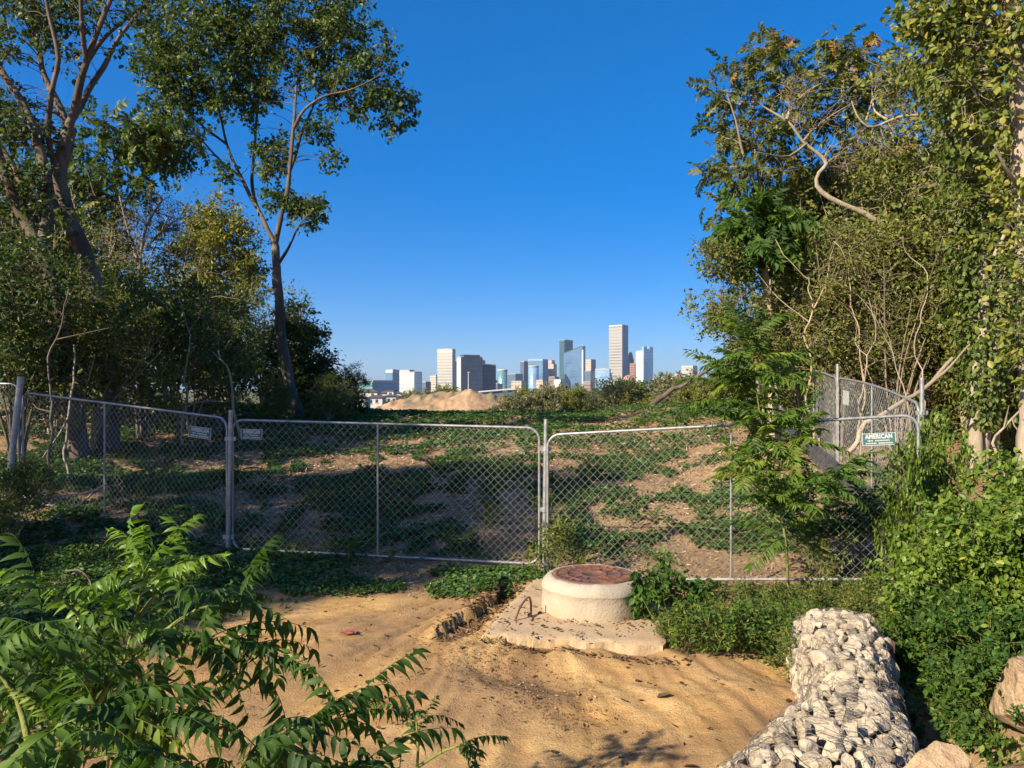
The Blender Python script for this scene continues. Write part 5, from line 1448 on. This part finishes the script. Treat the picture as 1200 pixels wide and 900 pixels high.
# ---- far vegetation beyond the field --------------------------------------
gf = 'bushes beyond the field'
fb1 = Kind(shrub('far_bush', 'x', 3.6, 4.6, 130, 61, 5, 60, .24, .6, 'leaf_far', 'twig', .1, group=gf, fk=dict(tone=(.45, .22))))
fb2 = Kind(shrub('far_bush', 'x', 4.0, 4.2, 130, 62, 5, 60, .22, .6, 'leaf_olive', 'twig', .1, group=gf, fk=dict(tone=(.5, .22))))
for k, u, dd, rot, top, lb in [
    (fb1, 500, 95, .2, 458, 'bush behind the left part of the dirt mound'), (fb2, 522, 100, 1.3, 455, 'bush behind the dirt mound below the banded beige tower'),
    (fb1, 478, 105, 2.2, 461, 'small bush between the white houses and the mound'), (fb1, 604, 62, 3.1, 462, 'pale scrubby bush at the right end of the dirt mound'),
    (fb2, 612, 70, .5, 457, 'scrubby bush below the round glass tower'), (fb1, 633, 64, 1.7, 455, 'pale bush below the blue glass slab'),
    (fb1, 655, 72, 2.6, 452, 'tallest pale bush below the slanted glass tower'), (fb2, 676, 66, 3.9, 457, 'olive bush below the slanted tower fin'),
    (fb1, 697, 75, 5.0, 458, 'grey-green bush left of the dark brush'), (fb2, 735, 60, .8, 448, 'rounded golden-green bush below the tallest tower'),
    (fb1, 716, 68, 4.4, 458, 'low bush between the dark brush and the golden-green bush'), (fb2, 765, 70, 2.0, 463, 'low bush at the foot of the leaning dead trunk'),
    (fb1, 790, 64, 3.0, 456, 'bush under the leaning dead trunk'), (fb2, 815, 60, 4.1, 450, 'bush left of the feathery sapling'), (fb1, 800, 90, 5.2, 440, 'tall grey-green tree crown before the tan apartments'),
    (fb1, 770, 110, 1.0, 446, 'dark bush in front of the tan apartment block'), (fb2, 845, 55, 2.4, 445, 'bush behind the sapling top'),
    (fb1, 580, 58, 2.0, 475, 'small scrub on the right slope of the dirt mound'), (fb2, 850, 75, 5.0, 432, 'pale tree behind the sapling at the end of the skyline')]:
    p = G(u, dd); h = EYE - (top - HZ) / FPX * dd - p[2]; s_ = h / 3.7
    k.put(p[0], p[1], rot, (s_ * 1.1, s_ * 1.1, s_), lb)
bp = Kind(shrub('brush_pile', 'x', 1.6, 3.6, 90, 63, 16, 26, .12, .5, 'leaf_dark', 'bark_dark', .1, cat='brush pile', fk=dict(tone=(.15, .12)), gk=dict(wig=.3)))
p = G(722, 44); bp.put(p[0], p[1], .3, (1.1, 1.0, .95), 'dark heap of dead brush at the far edge of the field')
p = G(668, 50)

# ---- feathery saplings and seedlings --------------------------------------
def frondy(name, label, stems, nfr, seed, flen=(.4, .6), tmpl=FRONDS_MID, leaf='leaf_frond', bark='stem_green', frm=.25, flat=.25, tone=(.45, .2), cat='sapling', group=None, base=None, explicit=(), side=None, r=(.018, .006), sag=.0):
    """stems carrying long compound leaves"""
    rg = np.random.default_rng(seed)
    b = np.array(stems[0][0] if base is None else base, float)
    root = thing(name, label, cat, tuple(b), group)
    mb = MB(); Q = []
    for st in stems:
        q = smooth_path(st, .06); mb.tube(q, np.linspace(r[0], r[1], len(q)), 7); Q.append(q)
    mb.build('stem', M[bark], root, b)
    pos, A, N, S_, tn = [], [], [], [], []
    ga = rg.random() * 6
    for k in range(nfr):
        q = Q[rg.integers(len(Q))] if side is None else Q[rg.choice(len(Q), p=side)]
        f = frm + (1 - frm) * rg.random() ** .8
        i = min(len(q) - 1, int(f * len(q))); ga += 2.4
        az = ga + .4 * rg.standard_normal(); el = flat + .3 * rg.standard_normal() + .5 * (f > .93)
        dr = np.array([math.cos(az) * math.cos(el), math.sin(az) * math.cos(el), math.sin(el)]) + unit(q[i] - q[max(0, i - 3)]) * .25
        pos.append(q[i]); A.append(dr); N.append(np.array([0, 0, 1.]) + .25 * rg.standard_normal(3)); S_.append(flen[0] + (flen[1] - flen[0]) * rg.random() * (1.1 - .4 * f)); tn.append(tone[0] + tone[1] * rg.standard_normal())
    for (p0, p1) in explicit:
        dv = np.array(p1) - np.array(p0); L = np.linalg.norm(dv)
        pos.append(np.array(p0)); A.append(dv + np.array([0, 0, sag * L])); N.append(np.array([0, 0, 1.]) + .2 * rg.standard_normal(3)); S_.append(L * 1.08); tn.append(tone[0] + tone[1] * rg.standard_normal())
    pos = np.array(pos); A = unit(np.array(A)); N = np.array(N); S_ = np.array(S_); tn = np.clip(np.array(tn), 0, 1)
    mb = MB(); w = rg.integers(0, len(tmpl), len(pos))
    for i, tm in enumerate(tmpl):
        m_ = w == i
        mb.inst(tm, pos[m_], A[m_], N[m_], S_[m_], 0, tn[m_], tmpl is FRONDS_NEAR)
    mb.build('foliage', M[leaf], root, b)
    return root
d = 8.75
frondy('feathery_sapling', 'tall sapling with layered feathery leaves in front of the right fence panel', [
    [G(925, d, -.08), P(920, 630, d), P(905, 560, d), P(893, 500, d), P(884, 440, d), P(878, 395, d)],
    [P(905, 560, d), P(930, 520, d - .2), P(940, 490, d - .3)], [P(900, 530, d), P(870, 490, d + .25), P(850, 440, d + .3)],
    [P(912, 600, d), P(945, 575, d - .3), P(985, 555, d - .4)], [P(893, 500, d), P(898, 450, d + .3), P(905, 415, d + .4)], [P(910, 590, d), P(880, 565, d - .3), P(850, 545, d - .4)]],
    150, 71, (.42, .75), frm=.22, flat=.05, side=[.4, .14, .14, .1, .12, .1], tone=(.8, .2), group='feathery saplings by the right fence panel')
frondy('feathery_sapling', 'shorter feathery sapling low behind the right fence panel', [
    [G(945, 9.6, -.08), P(948, 620, 9.6), P(955, 570, 9.6)], [P(946, 640, 9.6), P(985, 605, 9.4), P(1005, 590, 9.3)], [P(946, 640, 9.6), P(900, 600, 9.8), P(880, 580, 9.9)]],
    60, 72, (.4, .6), frm=.15, flat=.05, tone=(.35, .2), group='feathery saplings by the right fence panel')
frondy('feathery_sapling', 'young sapling with a bright leaf tuft beside the silt fence', [
    [G(1010, 9.4, -.05), P(1008, 600, 9.4), P(1003, 575, 9.4), P(1005, 568, 9.4)]],
    10, 73, (.16, .26), frm=.6, flat=.2, leaf='leaf_young', group='feathery saplings by the right fence panel', r=(.008, .004))
gs = 'small seedlings in the field'
sd = Kind(frondy('seedling', 'x', [[(0, 0, -.05), (.02, 0, .25), (0, .02, .5)], [(0, 0, .1), (.12, .05, .38)]], 18, 74, (.2, .36), frm=.35, flat=.35, leaf='leaf_mid', tone=(.6, .2), r=(.008, .004), group=gs, base=(0, 0, 0)))
for x, y, rot, sc, lb in [(-.42, 11.2, 0, 1.1, 'pale seedling just behind the middle panel, right of its centre bar'), (-3.0, 11.8, 1, 1.2, 'seedling in the shade behind the middle panel near the first post'), (-5.6, 12.4, 2, 1.6, 'tallest seedling in the shade behind the left panel'),
    (-6.3, 13.6, 3, 1.3, 'seedling behind the mid bar of the left panel'), (.55, 10.9, 4, 1.35, 'seedling right behind the clamped post'), (-1.5, 14.5, 5, 1.0, 'seedling in the dark middle of the field'), (-2.2, 10.3, .6, .6, 'small seedling under the bottom rail of the middle panel'),
    (-1.55, 9.9, 1.5, .55, 'smallest seedling in front of the middle panel'), (2.2, 11.5, 2.5, .8, 'sunlit seedling behind the right panel left of its bar'), (.9, 9.6, 3.3, .6, 'seedling between the manhole and the clamped post'), (-4.9, 13.9, 4.2, 1.1, 'dark seedling behind the first post'), (1.5, 15, 4.5, .9, 'sunlit seedling in the middle of the field')]:
    sd.put(x, y, rot, sc, lb)

# foreground: compound-leaved saplings close to the viewer, bottom left
d = 2.6
gn = 'long leaved saplings in the left foreground'
E = lambda a, b: (P(*a), P(*b))
frondy('pinnate_sapling', 'sapling with a drooping dark leafy branch reaching right over the sand', [
    [P(60, 960, 2.5), P(110, 830, 2.5), P(170, 760, 2.55), P(230, 715, 2.6), P(280, 705, 2.65)], [P(170, 760, 2.55), P(240, 750, 2.55), P(300, 770, 2.5)], [P(110, 830, 2.5), P(90, 770, 2.4), P(50, 740, 2.3)]],
    32, 81, (.24, .38), FRONDS_NEAR, 'leaf_frond', 'stem_green', .35, .1, (.25, .18), group=gn, base=P(60, 960, 2.5), r=(.013, .005), sag=.12,
    explicit=[E((235, 700, 2.6), (335, 725, 2.55)), E((250, 735, 2.55), (322, 800, 2.5)), E((285, 765, 2.5), (345, 862, 2.5)), E((200, 735, 2.55), (280, 690, 2.7)), E((180, 750, 2.5), (235, 830, 2.4)), E((270, 705, 2.65), (322, 690, 2.8)), E((230, 740, 2.5), (290, 835, 2.45))])
frondy('pinnate_sapling', 'sapling whose yellow-green top leaves catch the sun at left', [
    [P(120, 930, 3.2), P(140, 800, 3.2), P(160, 720, 3.2), P(168, 672, 3.2)], [P(150, 740, 3.2), P(190, 690, 3.25), P(225, 672, 3.3)], [P(140, 790, 3.2), P(100, 730, 3.1), P(70, 700, 3.0)]],
    26, 82, (.26, .38), FRONDS_NEAR, 'leaf_young', 'stem_green', .5, .25, (.35, .25), group=gn, base=P(120, 930, 3.2), r=(.012, .005), sag=.25,
    explicit=[E((168, 675, 3.2), (125, 690, 3.1)), E((170, 672, 3.2), (200, 655, 3.2)), E((222, 672, 3.3), (268, 655, 3.4)), E((166, 680, 3.2), (150, 655, 3.3)), E((30, 672, 3.0), (-8, 670, 2.9))])
frondy('pinnate_sapling', 'sapling along the bottom edge with a long bent leaf over the sand', [
    [P(240, 985, 2.0), P(300, 900, 2.0), P(350, 860, 2.05), P(400, 842, 2.1)], [P(240, 985, 2.0), P(200, 890, 1.95), P(180, 850, 1.95)], [P(300, 900, 2.0), P(420, 900, 2.0), P(470, 885, 2.05)], [P(240, 985, 2.0), P(280, 905, 1.9), P(300, 875, 1.9)]],
    26, 83, (.22, .33), FRONDS_NEAR, 'leaf_frond', 'stem_green', .4, .15, (.3, .18), group=gn, base=P(240, 985, 2.0), r=(.010, .004), sag=.22,
    explicit=[E((385, 846, 2.1), (490, 832, 2.15)), E((340, 862, 2.05), (440, 890, 2.0)), E((395, 843, 2.1), (470, 850, 2.2)), E((330, 868, 2.0), (425, 832, 2.1)), E((300, 890, 2.0), (390, 905, 1.9))])
frondy('pinnate_sapling', 'bright leaved sapling cut by the bottom left corner', [
    [P(20, 1000, 1.9), P(40, 900, 1.9), P(70, 850, 1.9), P(130, 838, 1.9)], [P(40, 900, 1.9), P(20, 820, 2.0), P(-10, 780, 2.0)], [P(40, 920, 1.9), P(90, 890, 1.8), P(150, 880, 1.8)]],
    28, 84, (.22, .33), FRONDS_NEAR, 'leaf_frond', 'stem_green', .35, .15, (.62, .2), group=gn, base=P(20, 1000, 1.9), r=(.010, .004), sag=.22,
    explicit=[E((60, 855, 1.9), (30, 800, 1.9)), E((70, 850, 1.9), (100, 800, 2.0)), E((120, 840, 1.9), (215, 835, 1.9)), E((90, 890, 1.8), (60, 930, 1.7)), E((150, 880, 1.8), (230, 905, 1.75))])
frondy('pinnate_sapling', 'shaded sapling filling the left edge behind the bright corner leaves', [
    [P(-30, 960, 2.9), P(0, 840, 2.9), P(30, 770, 2.9), P(60, 730, 2.95)], [P(0, 840, 2.9), P(70, 800, 2.8), P(130, 790, 2.75)], [P(30, 880, 2.8), P(120, 860, 2.6), P(200, 830, 2.55)]],
    36, 85, (.26, .38), FRONDS_NEAR, 'leaf_frond', 'stem_green', .25, .1, (.35, .2), group=gn, base=P(-30, 960, 2.9), r=(.012, .005))
frondy('pinnate_sapling', 'tiny sapling tip at the bottom edge on the shaded sand', [
    [P(486, 930, 2.5), P(490, 880, 2.5), P(488, 845, 2.5)], [P(488, 900, 2.5), P(520, 880, 2.5), P(548, 872, 2.5)]], 10, 86, (.12, .2), FRONDS_NEAR, 'leaf_frond', 'stem_green', .4, .3, (.45, .2), group=gn, base=P(486, 930, 2.5), r=(.006, .003))

# ---- vines and weeds at right and around the slab ---------------------------
gv = 'bright vines at the right'
vb1 = Kind(shrub('vine_bush', 'x', 1.25, 1.5, 130, 91, 9, 46, .062, .17, 'leaf_bright', 'stem_green', .05, LEAFO, group=gv, fk=dict(tone=(.5, .22), droop=.55, blobtone=.12), sr=.008, gk=dict(rk=.004, r_end=.002)))
vb2 = Kind(shrub('vine_bush', 'x', 1.1, 1.4, 120, 92, 9, 46, .058, .16, 'leaf_bright', 'stem_green', .05, LEAFO, group=gv, fk=dict(tone=(.4, .22), droop=.4, blobtone=.12), sr=.008, gk=dict(rk=.004, r_end=.002)))
vb3 = Kind(shrub('dark_vine_bush', 'x', .9, 1.3, 110, 93, 8, 42, .06, .16, 'leaf_frond', 'stem_green', .02, LEAFO, group='darker weeds at the right', fk=dict(tone=(.5, .2), droop=.3), sr=.008, gk=dict(rk=.004, r_end=.002)))
for k, x, y, rot, sc, lb in [
    (vb1, 5.2, 9.45, 0, (.55, .5, 1.35), 'column of vine wrapping the tall post'), (vb2, 4.55, 8.1, 1, 1.0, 'bright vine mound in front of the right end of the fence panel'),
    (vb1, 5.5, 8.3, 2, 1.05, 'bright vine mound below the twin pale trunks'), (vb2, 6.1, 8.9, 3, 1.05, 'vine mound at the right edge below the bare earth'),
    (vb1, 4.1, 6.9, 4, .85, 'bright vine mound right of the far end of the stone basket'), (vb1, 4.9, 6.9, 5, .95, 'lower bright vine mound at the right edge'),
    (vb2, 5.0, 7.6, .5, 1.0, 'vine mound in the middle of the bright vines'), (vb3, 3.7, 5.9, 1.5, .8, 'darker leafy weed right of the stone basket middle'),
    (vb3, 4.15, 5.5, 2.5, .7, 'dark leafy weed above the big sandstone block'), (vb3, 3.25, 5.1, 3.5, .62, 'low dark weed in the shade beside the stone basket'),
    (vb3, 3.75, 6.6, 4.5, .7, 'dark weed at the foot of the bright vines'), (vb3, 3.15, 4.4, .3, .42, 'weed between the pointed rock and the big block'), (vb3, 4.35, 4.75, 4.1, .45, 'weed growing over the big sandstone block at the right edge'), (vb3, 2.95, 3.7, 1.3, .35, 'weed at the bottom right corner before the rocks'),
    (vb2, 4.45, 8.55, 3.7, (.55, .4, 1.55), 'vine hiding the rounded top corner of the fence panel'), (vb1, 4.75, 9.1, 2.2, (.7, .6, .9), 'vine climbing the right end of the fence panel')]:
    k.put(x, y, rot, sc, lb)
gw = 'low weeds around the slab and the stone basket'
wd1 = Kind(shrub('weed', 'x', .48, .62, 36, 94, 7, 24, .04, .10, 'leaf_frond', 'stem_green', .08, LEAF4, cat='weed', group=gw, fk=dict(tone=(.6, .22), droop=.2), sr=.005, gk=dict(rk=.003, r_end=.0015)))
wd2 = Kind(shrub('weed', 'x', .60, .55, 38, 95, 8, 22, .036, .11, 'leaf_mid', 'stem_green', .08, LEAF4, cat='weed', group=gw, fk=dict(tone=(.75, .2), droop=.1), sr=.005, gk=dict(rk=.003, r_end=.0015)))
for k, u, dd, rot, sc, lb in [
    (wd2, 790, 7.15, 2.6, .6, 'small weed on the right part of the slab'), (wd1, 800, 7.0, 0, .9, 'low weed at the right front corner of the slab'), (wd1, 832, 6.9, 1, .95, 'weed right of the slab corner, first in the row'), (wd1, 862, 7.0, 2, 1.0, 'weed in the middle of the row before the fence'),
    (wd1, 890, 7.1, 3, 1.0, 'weed left of the stone basket end'), (wd1, 918, 6.9, 4, .9, 'weed touching the left side of the stone basket'), (wd2, 845, 7.8, 5, 0.72, 'upright weed behind the row of weeds'),
    (wd2, 880, 7.9, .5, 0.79, 'upright weed left of the sapling stem'), (wd2, 915, 7.9, 1.5, 0.79, 'upright weed at the foot of the tall sapling'), (wd2, 950, 7.9, 2.5, 0.79, 'upright weed right of the sapling foot'),
    (wd2, 985, 8.0, 3.5, 0.72, 'weed behind the far end of the stone basket'), (wd1, 930, 7.5, 4.5, .9, 'weed at the far left corner of the stone basket'), (wd2, 1020, 7.7, 5.5, .9, 'weed between the stone basket end and the vines'),
    (wd2, 650, 9.6, 2.8, 1.3, 'weed at the left end of the right panel'), (wd2, 935, 6.4, .2, .7, 'weed leaning on the stone basket from the sand'), (wd1, 1062, 7.2, 1.2, 1.0, 'weed right of the rusty stake'), (wd2, 960, 9.0, .9, 1.3, 'weed under the short feathery sapling')]:
    p = G(u, dd); k.put(p[0], p[1], rot, sc, lb)
def manhole_vine():
    d = 7.65
    plant('climbing_vine', 'leafy vine hanging over the right side of the manhole', 'vine',
        [([G(790, 7.5, -.05)] + PL([(785, 720), (772, 690), (760, 668), (752, 655)], d), .008, .004), ([G(800, 7.4, -.05)] + PL([(806, 720), (800, 690), (792, 665)], d), .008, .004), ([G(775, 7.3, -.05)] + PL([(768, 730), (760, 715), (752, 700)], 7.4), .006, .003)],
        BL([(764, 690, 18, 26, 1.2), (785, 675, 26, 24, 1), (800, 705, 26, 24, 1), (770, 735, 16, 20, .8), (800, 745, 18, 12, .3), (752, 700, 6, 14, .4), (820, 690, 18, 18, .5)], d),
        90, 96, per=13, spread=.11, size=.068, tmpl=LEAFO, leaf='leaf_frond', bark='stem_green', fk=dict(tone=(.45, .18), droop=.6, up=.7), gk=dict(rk=.004, r_end=.002), base=G(790, 7.5))
manhole_vine()

# ---- ground cover, chips, litter (uncountable) ------------------------------
def covermask(x, y):
    n = .52 * fbm(x * .85 + 11, y * .55 + 3, 4) + .48 * fbm(x * 2.9 + 31, y * 2.1 + 7, 4)
    c = sstep(.43, .51, n) * sstep(10.2, 10.9, y) * (.6 + .4 * sstep(2.5, -.5, x))
    c = np.maximum(c, sstep(21, 25, y) * sstep(.40, .5, n) * sstep(5.5, 2.5, x - .0))            # crest band
    c = np.maximum(c, sstep(-1.6, -2.6, x + 1.2 * (n - .5)) * sstep(7.6, 8.4, y + .3 * x * 0 + 1.5 * (n - .5)) * sstep(.36, .44, n) * sstep(11.5, 10.5, y))
    c = np.maximum(c, sstep(-2.9, -3.5, x + (n - .5)) * sstep(4, 5, y) * sstep(9.2, 8.2, y))
    e = lambda cx, cy, rx, ry: sstep(1.12, .82, np.hypot((x - cx) / rx, (y - cy) / ry) + .7 * (fbm(x * 2.3, y * 2.3, 3) - .5))
    c = np.maximum(c, e(-1.95, 9.3, .85, .34)); c = np.maximum(c, e(-.52, 9.22, .62, .5)); c = np.maximum(c, e(-.2, 9.85, .9, .25)); c = np.maximum(c, e(1.2, 9.3, 1.4, .25) * .8)
    c = np.maximum(c, sstep(2.3, 2.9, x) * sstep(9.5, 9, y) * sstep(5, 6, y) * .7)
    return c * (1 - .97 * sandmask(x, y) * (e(-1.95, 9.3, .85, .34) < .2) * (e(-.52, 9.22, .62, .5) < .2))
def ground_cover():
    rg = np.random.default_rng(5)
    mb = MB()
    for (x0, x1, y0, y1, n, sz, hh) in ((-7, 5, 5, 10.8, 120000, .05, .07), (-11, 7, 10.8, 18, 170000, .065, .10), (-16, 9, 18, 40, 130000, .10, .16)):
        x = x0 + (x1 - x0) * rg.random(n); y = y0 + (y1 - y0) * rg.random(n)
        k = rg.random(n) < covermask(x, y); x, y = x[k], y[k]; n = len(x)
        h = hh * (.25 + .75 * rg.random(n)) * (.4 + 1.2 * fbm(x * 2, y * 2, 2))
        z = ground(x, y) + h
        A = np.c_[rg.standard_normal((n, 2)), .25 * rg.standard_normal(n)]
        N = np.array([0, 0, 1.]) + .42 * rg.standard_normal((n, 3))
        mb.inst(LEAFR, np.c_[x, y, z] - unit(A) * sz * .5, A, N, sz * (.6 + .8 * rg.random(n)), 0, np.clip(.45 + .3 * (fbm(x, y, 2) - .5) + .2 * rg.standard_normal(n), 0, 1))
    tag(mb.build('ground_cover', M['leaf_cover']), 'low green creeper carpeting the ground around and beyond the fence', 'ground cover', kind='stuff')
ground_cover()
M['chip'] = leafmat('wood_chip', [(0, (.10, .06, .035)), (.4, (.24, .155, .09)), (.75, (.42, .30, .19)), (1, (.60, .47, .33))], .85, .0, spec=.1)
M['litter'] = leafmat('dead_leaf', [(0, (.06, .035, .02)), (.5, (.16, .095, .05)), (.85, (.30, .19, .10)), (1, (.42, .30, .18))], .85, .05, spec=.15)
CHIP = T([[-.09, 0, 0], [.1, .03, 0], [.07, 1, .02], [-.08, .96, 0]], [[0, 1, 2, 3]])
CURL = T([[0, 0, 0], [.28, .3, .16], [.24, .7, .2], [0, 1, .12], [-.24, .7, .14], [-.28, .3, .1], [0, .5, 0]], [[0, 1, 6], [1, 2, 6], [2, 3, 6], [3, 4, 6], [4, 5, 6], [5, 0, 6]])
def chips():
    rg = np.random.default_rng(6); mb = MB()
    for (x0, x1, y0, y1, n, sz) in ((-7, 5.5, 8.6, 12, 40000, .05), (-9, 8, 12, 18, 45000, .075), (-10, 9, 18, 32, 32000, .11)):
        x = x0 + (x1 - x0) * rg.random(n); y = y0 + (y1 - y0) * rg.random(n)
        k = (rg.random(n) > sandmask(x, y) * 1.05) & (rg.random(n) < .25 + .9 * sstep(.35, .6, fbm(x * 1.5 + 30, y * 1.5, 3))); x, y = x[k], y[k]; n = len(x)
        A = np.c_[rg.standard_normal((n, 2)), .35 * rg.standard_normal(n)]; N = np.array([0, 0, 1.]) + .5 * rg.standard_normal((n, 3))
        mb.inst(CHIP, np.c_[x, y, ground(x, y) + .012], A, N, sz * (.4 + rg.random(n)), 0, np.clip(.5 + .25 * rg.standard_normal(n), 0, 1))
    tag(mb.build('wood_chips', M['chip']), 'tan wood chip mulch spread over the bare ground beyond the sand', 'mulch', kind='stuff')
chips()
def litter():
    rg = np.random.default_rng(7); mb = MB()
    def scat(x, y, sz, tm, up=.01, tone=.4):
        n = len(x); A = np.c_[rg.standard_normal((n, 2)), .2 * rg.standard_normal(n)]; N = np.array([0, 0, 1.]) + .4 * rg.standard_normal((n, 3))
        zz = ground(x, y); ins = (x > -.3 + (y - 7.2) * .27) & (x < 1.5 + (y - 6.78) * .2) & (y > 7.2 - (x + .3) * .245) & (y < 9.3); zz = np.where(ins, np.maximum(zz, MZ + .008), zz)
        mb.inst(tm, np.c_[x, y, zz + up], A, N, sz * (.5 + .9 * rg.random(n)), 0, np.clip(tone + .25 * rg.standard_normal(n), 0, 1))
    n = 1500; x = -3.2 + 6 * rg.random(n); y = 4.6 + 4.8 * rg.random(n); k = rg.random(n) < .25 + 1.2 * sstep(.5, .62, fbm(x * 1.4 + 8, y * 1.4, 3)); scat(x[k], y[k], .022, CHIP, tone=.25)
    n = 420; t = rg.random(n); x = -.72 + .6 * t + .12 * rg.standard_normal(n) + .05; y = 7.45 + 1.6 * t + .12 * rg.standard_normal(n); scat(x, y, .05, CURL); scat(x + .05, y - .1, .09, CHIP)
    n = 260; t = rg.random(n); x = -.3 + 1.85 * t; y = 7.16 - .45 * t - .03 + .035 * rg.standard_normal(n); scat(x, y, .035, CURL, tone=.2)
    n = 150; x = -.2 + 1.6 * rg.random(n); y = 7.1 + 1.2 * rg.random(n); k = np.hypot(x - MC[0], y - MC[1]) > .53; scat(x[k], y[k], .045, CURL, tone=.25)
    n = 1500; t = rg.random(n); x = -.75 + 1.25 * t + .22 * rg.standard_normal(n); y = 7.4 - 1.7 * t + .3 * rg.standard_normal(n); scat(x, y, .024, CHIP, tone=.25)
    n = 500; t = rg.random(n); x = -.75 + 1.25 * t + .2 * rg.standard_normal(n); y = 7.4 - 1.7 * t + .25 * rg.standard_normal(n); scat(x, y, .02, CURL, tone=.75)
    n = 420; x = -3 + 5.6 * rg.random(n); y = 4.7 + 4.2 * rg.random(n); k = rg.random(n) < .2 + 1.3 * sstep(.5, .6, fbm(x * 2 + 60, y * 2, 2)); scat(x[k], y[k], .04, CURL, tone=.2)
    n = 90; x = -3 + 5.5 * rg.random(n); y = 4.8 + 4 * rg.random(n); scat(x, y, .045, CURL, tone=.3)
    n = 300; x = 2.5 + 2 * rg.random(n); y = 3.6 + 3 * rg.random(n); scat(x, y, .05, CURL, tone=.5)
    n = 900; x = 5 + 6 * rg.random(n); y = 9.5 + 6 * rg.random(n); scat(x, y, .07, CURL, tone=.5)
    tag(mb.build('leaf_litter', M['litter']), 'dead leaves, twigs and bits scattered over the sand and slab', 'leaf litter', kind='stuff')
litter()
def scrap():
    m = flat('faded_red', (.26, .075, .05), .6, 0, .3)
    p = XY(-1.63, 7.68, .012); mb = MB(); rg = np.random.default_rng(4)
    g = np.linspace(0, 1, 9); U, W_ = np.meshgrid(g, g)
    V = np.stack([(U - .5) * .15 * (.6 + .8 * fbm(W_ * 5 + 3, U * 2, 2)), (W_ - .5) * .075 * (.3 + 1.4 * fbm(U * 4, W_ * 2, 2)), .05 * fbm(U * 5, W_ * 5, 3)], -1).reshape(-1, 3) + p
    i = np.arange(8)[:, None] * 9; j = np.arange(8)[None, :]
    F = np.stack([i + j, i + j + 1, i + 10 + j, i + 9 + j], -1).reshape(-1, 4)
    mb.add(V, F); mb.add(V - (0, 0, .003), F[:, ::-1])
    o = mb.build('red_scrap', m, None, p); o.location = tuple(p); tag(o, 'small crumpled faded red scrap lying on the sand', 'scrap')
    p = XY(1.12, 5.95, .01); mb = MB(); mb.inst(CURL, np.zeros((1, 3)), np.array([[1., .3, 0]]), np.array([[0, 0, 1.]]), .13, 0, .3)
    o = mb.build('dead_leaf', M['litter']); o.location = tuple(p); tag(o, 'single large brown dead leaf lying on the sand below the slab', 'leaf')
    p = XY(1.1, 4.95, .01); mb = MB(); mb.inst(CURL, np.zeros((1, 3)), np.array([[1., -.2, 0]]), np.array([[0, .2, 1.]]), .1, 0, .15)
    o = mb.build('dead_leaf', M['litter']); o.location = tuple(p); tag(o, 'curled brown dead leaf on the sand near the bottom edge', 'leaf')
scrap()

# ---- the air: far things fade to blue ---------------------------------------
def haze():
    mb = MB(); mb.box((-9600, -1500, -9.6), (9600, 9700, 360))
    m = bpy.data.materials.new('haze'); m.use_nodes = True; nt = m.node_tree; nt.nodes.clear()
    out = nt.nodes.new('ShaderNodeOutputMaterial'); v = nt.nodes.new('ShaderNodeVolumePrincipled')
    v.inputs['Color'].default_value = (.78, .88, 1, 1); v.inputs['Density'].default_value = 4e-5; v.inputs['Anisotropy'].default_value = .2
    nt.links.new(v.outputs[0], out.inputs['Volume'])
    tag(mb.build('haze', m), kind='stuff')
haze()
